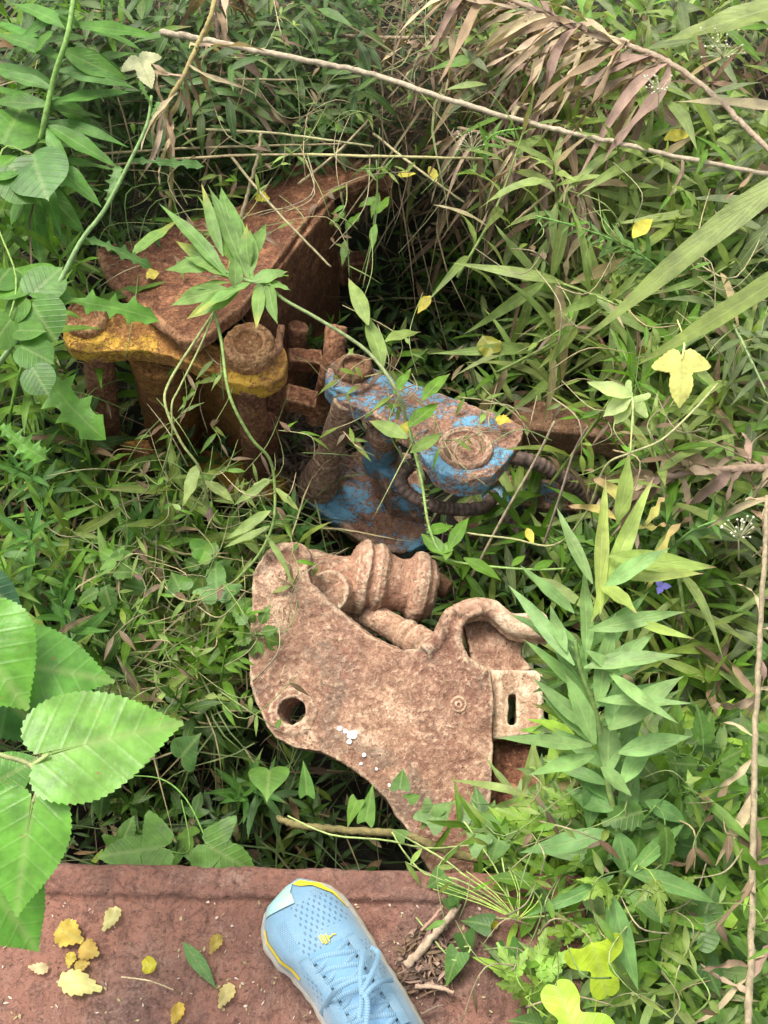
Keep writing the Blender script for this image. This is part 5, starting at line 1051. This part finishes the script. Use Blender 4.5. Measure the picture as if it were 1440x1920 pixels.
shoot('weed shoot with long leaves leaning in from the right edge', [(1480, 500, 0), (1400, 560, .05), (1340, 600, .06)], 18, .08, .15, (.13, .19, .06))
# reed blades
for b, t_, W, z0, z1, lb in [((1480, 5), (1245, 80), 62, .3, .24, 'broad yellow-green reed blade in the top right corner'), ((1480, 340), (1080, 640), 52, .3, .16, 'long broad reed blade slanting down from the right edge'), ((1480, 510), (1190, 690), 44, .28, .16, 'lower reed blade slanting in from the right edge'), ((1300, 400), (1150, 420), 20, .1, .08, 'short grass blade above the hollow rim'), ((1480, 205), (1260, 190), 26, .2, .17, 'pale dead reed blade under the top right corner')]:
    mb = MB(); strip(mb, b, t_, W, z0, z1, (.17, .22, .05) if 'dead' not in lb else (.42, .34, .2), droop=.08, prof=np.array([.85, .95, 1, 1, .97, .9, .8, .68, .52, .34, .15, 0]), fold=.15)
    tag(mb.build('reed_blade', M['leaf']), lb, 'reed blade')
# ---- single remarkable leaves
def single(name, label, cat, half, b, t_, zb, zt, W, c, tipc=None, mt='broad', roll=0., group=None, bend=.15, stalk=None, rip=.05, cup=.1, K=6):
    root = thing(name, label, cat, P(*b, zb), group) if stalk else None
    mb = MB(); broad(mb, half, P(*b, zb), P(*t_, zt), W, bend=bend, cup=cup, rip=rip, col=c, tipc=tipc, roll=roll, K=K)
    if stalk:
        mb.build('blade', M[mt], root); s_ = MB(); tube(s_, [P(*p) for p in stalk], .0011, .0008, 5, np.array(c)*1.1); s_.build('stalk', M['stem'], root); return root
    p = P(*b, zb); o = mb.build(name, M[mt], None, off=p); o.location = p; return tag(o, label, cat, group)
PY = (.74, .70, .22)
single('lobed_leaf', 'pale yellow lobed leaf at upper left near the tall weed', 'leaf', HOP, (262, 112), (285, 165), .12, .1, 1., (.74, .72, .42), stalk=[(262, 112, .12), (265, 190, -.05)], K=5)
single('lobed_leaf', 'bright yellow lobed leaf hanging highest at the right of the hollow', 'leaf', HOP, (1278, 675), (1275, 765), .2, .17, .85, PY, stalk=[(1278, 675, .2), (1283, 640, .2), (1270, 600, .1)], rip=.03)
t = single('lobed_leaf', 'pale yellow-green lobed leaf with spread points above the goldenrod tip', 'leaf', HOP5, (1186, 745), (1152, 795), .22, .20, 1., (.38, .48, .17), stalk=[(1186, 745, .22), (1188, 800, .22)])
mb = MB(); strip(mb, (1184, 745), (1100, 716), 34, .22, .22, (.4, .5, .17), n=10); strip(mb, (1184, 745), (1130, 782), 36, .22, .2, (.42, .5, .2)); strip(mb, (1186, 750), (1205, 785), 30, .22, .2, (.36, .48, .16)); mb.build('blade', M['broad'], t)
single('lobed_leaf', 'yellow-green three-lobed leaf with small holes at the bottom right', 'leaf', TULIP, (1110, 1768), (1140, 1868), .12, .1, .92, (.40, .52, .035), stalk=[(1110, 1768, .12), (1120, 1850, .08), (1115, 1900, .05)], K=8)
single('lobed_leaf', 'largest yellow-green leaf cut by the bottom edge at right', 'leaf', TULIP, (1095, 1965), (1040, 1845), .16, .15, .95, (.32, .50, .04), stalk=[(1095, 1965, .16), (1110, 2000, .1)], K=8)
single('lobed_leaf', 'green lobed leaf lying left of its twin at the beam edge', 'leaf', HOP, (298, 1590), (180, 1606), -.04, -.05, .8, (.11, .23, .035), stalk=[(298, 1590, -.04), (355, 1595, -.06), (340, 1500, -.1)], K=6)
single('lobed_leaf', 'green lobed leaf lying right of its twin at the beam edge', 'leaf', HOP, (392, 1587), (482, 1640), -.04, -.05, .95, (.11, .23, .035), stalk=[(392, 1587, -.04), (350, 1500, -.1), (300, 1460, -.12), (220, 1455, -.1)], K=6)
single('lobed_leaf', 'green lobed leaf upright behind the left twin at the beam edge', 'leaf', HOP, (225, 1590), (250, 1530), -.07, -.06, .9, (.09, .19, .03), K=5)
for b, t_, W, c, lb, h_ in [((395, 1040), (355, 1025), 1.1, (.12, .24, .03), 'round bright leaf left of the heart leaf pair under the yellow link', HEART), ((365, 1030), (410, 1025), 1.1, (.09, .22, .03), 'round bright heart leaf just above the arrow-shaped leaf', HEART), ((408, 1115), (402, 1045), .75, (.10, .22, .045), 'arrow-shaped lobed leaf left of the coupler', HOP), ((215, 1050), (185, 1030), .9, (.14, .28, .04), 'bright lobed leaf left among the tangle', HOP), ((225, 1040), (235, 1075), .9, (.12, .25, .04), 'bright lobed leaf right beside its brighter twin in the tangle', HOP),
                         ((338, 1105), (320, 1070), 1.2, (.09, .2, .03), 'round green leaf low in the tangle', HEART), ((340, 1420), (375, 1375), 1.2, (.07, .15, .04), 'dull round leaf right of the mulberry tip', HEART), ((505, 1445), (500, 1500), 1.1, (.12, .24, .045), 'round green leaf with brown patch left under the coupler', HEART), ((1250, 720), (1300, 690), .01, (.1, .2, .03), '', None),
                         ((1110, 1180), (1190, 1150), .01, (.1, .2, .03), '', None), ((440, 1145), (475, 1120), .9, (.10, .2, .04), 'small lobed leaf touching the coupler corner', HOP), ((520, 1160), (500, 1130), .9, (.09, .19, .04), 'lobed leaf lying over the coupler corner', HOP), ((520, 1190), (555, 1210), 1., (.16, .26, .06), 'pale leaf tip on the coupler edge', HEART)]:
    if h_: single('vine_leaf', lb, 'leaf', h_, b, t_, -.16 if b[1] < 1300 else -.2, -.17, W, c, K=4)
# leaves on the coupler tail and beam corner: a creeping vine
r = plant('creeping_vine', 'creeping vine with pointed triangular leaves over the coupler tail and beam end', 'vine', P(960, 1700, -.05)); st = MB(); lf = MB()
for pts in ([(540, 1530), (620, 1565), (720, 1575), (800, 1590), (880, 1585), (960, 1580), (1050, 1570), (1150, 1560)], [(760, 1570), (830, 1610), (900, 1660), (980, 1690), (1060, 1720)], [(960, 1720), (930, 1690), (860, 1650), (800, 1640), (760, 1600), (735, 1560)], [(965, 1720), (935, 1640), (905, 1590), (870, 1540)], [(1000, 1760), (960, 1700), (945, 1630), (935, 1570)], [(880, 1720), (960, 1722), (1040, 1715), (1120, 1700)], [(780, 1720), (850, 1800), (880, 1775), (800, 1790)]):
    tube(st, [P(x, y, -.0+.02*math.sin(i)) for i, (x, y) in enumerate(pts)], .0010, .0009, 5, (.28, .36, .11), wob=.05)
for i in range(12):
    a = rng.uniform(-2.6, -.2); p = P(970, 1725, .03); q = p+Vector((math.cos(a)*.06*rng.uniform(.6, 1.5)-.02, -math.sin(a)*.05, .01)); tube(st, [p, (p+q)/2+Vector((.004, 0, .006)), q], .0007, .0005, 4, (.3, .42, .08), smooth=3)
st.build('stem', M['stem'], r)
for b, t_, W, c in [((815, 1510), (790, 1555), 1., (.12, .23, .05)), ((800, 1545), (850, 1500), 1., (.15, .26, .08)), ((885, 1535), (850, 1500), .9, (.14, .25, .07)), ((905, 1545), (890, 1470), .7, (.07, .16, .03)), ((905, 1560), (930, 1500), .8, (.15, .26, .08)), ((905, 1590), (875, 1560), 1.2, (.13, .24, .06)), ((935, 1575), (920, 1620), 1.2, (.14, .25, .07)), ((985, 1550), (975, 1460), .9, (.19, .25, .10)), ((1010, 1560), (1050, 1500), 1.2, (.18, .24, .09)), ((760, 1570), (735, 1555), .8, (.12, .22, .05)),
                    ((835, 1640), (800, 1665), 1.2, (.12, .24, .06)), ((840, 1680), (880, 1670), 1., (.07, .16, .03)), ((845, 1685), (852, 1720), 1., (.10, .2, .05)), ((920, 1735), (865, 1725), .9, (.06, .15, .03)), ((870, 1750), (880, 1800), 1., (.06, .14, .03)), ((860, 1785), (835, 1850), .8, (.09, .19, .04)), ((950, 1780), (910, 1820), .9, (.06, .15, .03)), ((955, 1775), (990, 1815), 1., (.07, .16, .035)), ((1010, 1790), (1045, 1840), .9, (.06, .14, .03)), ((750, 1480), (755, 1440), .9, (.10, .21, .04)), ((765, 1500), (790, 1490), .9, (.12, .23, .05)), ((575, 1490), (570, 1425), .5, (.08, .18, .03)), ((685, 1540), (700, 1470), .5, (.12, .23, .04)), ((670, 1500), (650, 1550), .7, (.12, .24, .03))]:
    broad(lf, TRI, P(*b, .02 if b[1] > 1560 else -.08), P(*t_, .01 if b[1] > 1560 else -.09), W, bend=.2, cup=.15, col=jit(c, .1), roll=rng.uniform(-.4, .4), K=5)
lf.build('foliage', M['broad'], r)
# fallen leaves on the beam
YL = (.45, .36, .07)
for b, t_, W, c, lb, h_ in [((222, 1702), (192, 1745), 1.0, (.55, .50, .2), 'pale yellow cut leaf lying alone near the beam rim', TOOTH), ((108, 1740), (155, 1765), 1.5, (.40, .29, .05), 'crumpled golden leaf, topmost of the cluster on the beam', TOOTH), ((150, 1775), (185, 1790), 1.6, (.33, .22, .05), 'brownish crumpled leaf right in the cluster on the beam', TOOTH), ((135, 1785), (128, 1815), 1.2, (.46, .36, .05), 'small golden leaf at the left of the cluster on the beam', TOOTH), ((140, 1815), (168, 1805), 1.3, (.33, .23, .05), 'crumpled golden leaf, lowest of the cluster on the beam', TOOTH), ((90, 1818), (52, 1812), .9, (.50, .40, .22), 'small tan leaf left of the cluster on the beam', TOOTH), ((112, 1835), (190, 1855), .9, (.62, .58, .22), 'large pale yellow leaf below the cluster on the beam', TOOTH), ((268, 1812), (294, 1806), 1.1, (.55, .50, .04), 'tiny bright yellow leaf with a dark spot on the beam', ROUND), ((412, 1752), (394, 1788), 1.0, (.44, .33, .06), 'golden leaf just right of the green leaf top on the beam', TOOTH), ((435, 1845), (410, 1890), 1.0, (.50, .42, .16), 'golden leaf below the green leaf on the beam', TOOTH), ((340, 1880), (322, 1925), .9, (.5, .34, .05), 'golden leaf cut by the bottom edge of the photo', TOOTH), ((925, 1728), (930, 1742), 1., (.6, .55, .04), 'tiny yellow leaf by the vine right of the shoe', ROUND), ((55, 905), (45, 920), .9, YL, 'small yellow leaf near the left star rosettes', ROUND),
                         ((800, 575), (780, 588), .01, YL, '', None), ((480, 368), (505, 372), 1.6, (.5, .45, .04), 'small yellow leaf on the brown bracket beside the stick', TOOTH), ((275, 515), (298, 512), 1., (.5, .42, .08), 'small curled yellow leaf at the left of the brown bracket', ROUND), ((930, 785), (958, 790), 1.4, (.5, .38, .05), 'crumpled yellow leaf on the right end of the blue link', TOOTH), ((925, 662), (905, 628), 1., (.2, .2, .03), 'dull leaf low in the hollow', ROUND)]:
    if h_ is None: continue
    z = .003 if b[1] > 1600 else (-.09 if b[0] < 1000 and b[1] < 860 else -.3)
    if 'left star' in lb: z = -.2
    if 'blue link' in lb: z = -.115
    if 'brown bracket' in lb: z = -.12 if 'stick' in lb else -.085
    single('fallen_leaf', lb, 'fallen leaf', h_, b, t_, z+.003, z+.005, W, c, None, 'dry' if 'crumpled' in lb or 'brown' in lb else 'broad', bend=.15, rip=.25, cup=.15, K=5, roll=rng.uniform(-.15, .15))
mb = MB(); strip(mb, (346, 1766), (405, 1856), 28, .004, .006, (.09, .19, .05), droop=.04); o = mb.build('fallen_leaf', M['lance'], off=P(346, 1766, 0)); o.location = P(346, 1766, 0); tag(o, 'long narrow green leaf lying flat on the beam left of the shoe', 'fallen leaf')
mb = MB(); strip(mb, (808, 555), (782, 588), 22, -.2, -.21, (.5, .42, .04), droop=.1); o = mb.build('yellowed_leaf', M['lance'], off=P(808, 555, -.2)); o.location = P(808, 555, -.2); tag(o, 'yellow spotted leaf in the hollow above the blue link', 'leaf')
for (b, t_, lb) in (((988, 990), (1000, 1022), 'small bright yellow leaf below the hoses'), ((805, 312), (822, 345), 'yellow pointed leaf right of the bracket tip'), ((745, 330), (780, 325), 'yellow narrow leaf just right of the bracket tip'), ((1245, 262), (1300, 250), 'yellow leaf beneath the long dry stem at right'), ((1185, 445), (1225, 410), 'yellow leaf behind the slender goldenrod shoot'), ((235, 540), (70, 500), '')):
    if not lb: continue
    z = -.12 if b[0] < 1100 else .1; mb = MB(); strip(mb, b, t_, 17 if b[0] < 1100 else 30, z, z, (.55, .48, .06)); o = mb.build('yellowed_leaf', M['lance'], off=P(*b, z)); o.location = P(*b, z); tag(o, lb, 'leaf')
# sticks and litter right of the shoe
for a, b, r_, c, lb in [((762, 1812), (862, 1695), .0046, (.34, .25, .17), 'broken grey-brown stick on the beam right of the shoe'), ((830, 1700), (790, 1745), .002, (.28, .17, .12), 'thin twig beside the broken stick on the beam'), ((227, 1832), (325, 1856), .0008, (.5, .4, .22), 'thin straw lying on the beam left of the shoe'), ((780, 1850), (850, 1862), .0025, (.35, .24, .17), 'short twig at the edge of the debris right of the shoe'), ((790, 1902), (830, 1885), .0012, (.2, .14, .1), 'tiny dark twig near the shoe heel')]:
    p, q = P(*a, .008), P(*b, .012); mb = MB(); tube(mb, [p, (p+q)/2+Vector((.003, .002, .003)), q], r_, r_*.7, 8, c, wob=.12); o = mb.build('twig', M['bark'], off=p); o.location = p; tag(o, lb, 'twig')
mb = MB(); n = 260; a = rng.uniform(0, 6.28, n); rr = np.sqrt(rng.random(n)); B = np.array([tuple(P(800+52*x*math.cos(y)+rng.normal(0, 6), 1800+62*x*math.sin(y), rng.uniform(.002, .010))) for x, y in zip(rr, a)])
a = rng.uniform(0, 6.28, n); D = np.stack([np.cos(a), np.sin(a), rng.uniform(-.1, .25, n)], 1); L = rng.uniform(.006, .028, n)
leaves(mb, B, D, (0, 0, 1), L, rng.uniform(.001, .005, n), rng.uniform(.1, .5, n), .4, np.array([BROWN, PURP, (.1, .065, .05), (.3, .2, .15)])[rng.integers(4, size=n)], None, n=4, twist=rng.uniform(-2, 2, n), wave=1.)
tag(mb.build('plant_debris', M['dry']), 'small heap of brown plant debris right of the shoe', 'debris', kind='stuff')
mb = MB(); n = 500; B = np.array([tuple(P(rng.uniform(0, 940), rng.uniform(1640, 1920), .0015)) for _ in range(n)]); a = rng.uniform(0, 6.28, n); D = np.stack([np.cos(a), np.sin(a), a*0], 1); L = rng.uniform(.0008, .006, n)
leaves(mb, B, D, (0, 0, 1), L, L*rng.uniform(.12, .7, n), .1, .3, np.array([STRAW, BROWN, (.1, .06, .04), (.5, .42, .34)])[rng.integers(4, size=n)], None, n=3); tag(mb.build('crumbs', M['dry']), 'tiny crumbs of dirt and straw scattered over the rusty beam', 'crumbs', kind='stuff')
# white droppings on the coupler
pl = (P(720, 1330, -.17), Vector((-.06, -.20, .97)).normalized())
for i, (x, y, r_) in enumerate([(637, 1366, 5), (648, 1371, 5), (660, 1378, 9), (667, 1374, 5), (655, 1391, 5), (683, 1416, 4), (677, 1432, 3), (706, 1442, 3), (730, 1472, 3)]):
    bm = nb(); c = Pp(x, y, *pl)+pl[1]*.0015; bmesh.ops.create_icosphere(bm, subdivisions=2, radius=r_*pxm(c))
    for v in bm.verts: v.co = v.co*random.uniform(.8, 1.15); v.co.z *= .35
    me = bpy.data.meshes.new('dropping'); bm.to_mesh(me); bm.free(); me.materials.append(M['white']) if 'white' in M else me.materials.append(plain('lichen_white', (.75, .74, .7), .9))
    M['white'] = me.materials[0]; o = bpy.data.objects.new('white_speck', me); C.objects.link(o); o.location = c; tag(o, ['left of the trio of white specks', 'second of the white specks from the left', 'biggest white speck', 'white speck at the upper right of the biggest', 'white speck just below the biggest', 'white speck in the middle of the trail', 'small white speck below the middle of the trail', 'lower small white speck', 'lowest small white speck'][i]+' on the coupler face', 'speck')
# umbels of tiny seeds
for (x, y, z, s_, lb) in ((1355, 85, .25, 42, 'fine umbel of tiny white seeds at the top right'), (1235, 160, .2, 28, 'smaller seed umbel left of the top right one'), (1385, 990, .18, 32, 'seed umbel above the upright dry stem at right'), (885, 265, .0, 30, 'seed umbel by the small bright shoot')):
    b = P(x, y+60, z-.05); t = thing('seed_umbel', lb, 'seed head', b); mb = MB(); sd_ = MB(); c = P(x, y+s_*.6, z)
    tube(mb, [b, c], .0010, .0007, 5, (.4, .38, .2), smooth=0)
    for i in range(22):
        q = P(x+rng.uniform(-1, 1)*s_, y+rng.uniform(-1, .7)*s_*.8, z+rng.uniform(0, .03)); tube(mb, [c, (c+q)/2+Vector((0, 0, .003)), q], .0004, .0003, 4, (.4, .4, .22), smooth=3)
        th = rng.uniform(0, 6.28, 8); oc = np.array([(1, 0, 0), (-1, 0, 0), (0, 1, 0), (0, -1, 0), (0, 0, 1), (0, 0, -1)])*.0016+np.array(q)
        sd_.add(oc, None, [[0, 2, 4], [2, 1, 4], [1, 3, 4], [3, 0, 4], [2, 0, 5], [1, 2, 5], [3, 1, 5], [0, 3, 5]], None, (.6, .58, .42))
    mb.build('stem', M['stem'], t); sd_.build('seeds', M['stem'], t)
# small violet flowers
for (x, y, lb) in ((1240, 1100, 'small violet flower under the goldenrod leaves at right'),):
    mb = MB(); c = P(x, y, -.05 if x > 900 else -.14)
    for a in range(3):
        an = a*2.1; leaves(mb, [tuple(c)], [(math.cos(an), math.sin(an), .3)], (0, 0, 1), .012 if x > 900 else .005, .009 if x > 900 else .004, .2, .2, (.2, .18, .6), None, n=5)
    o = mb.build('violet_flower', M['broad'], off=c); o.location = c; tag(o, lb, 'flower')
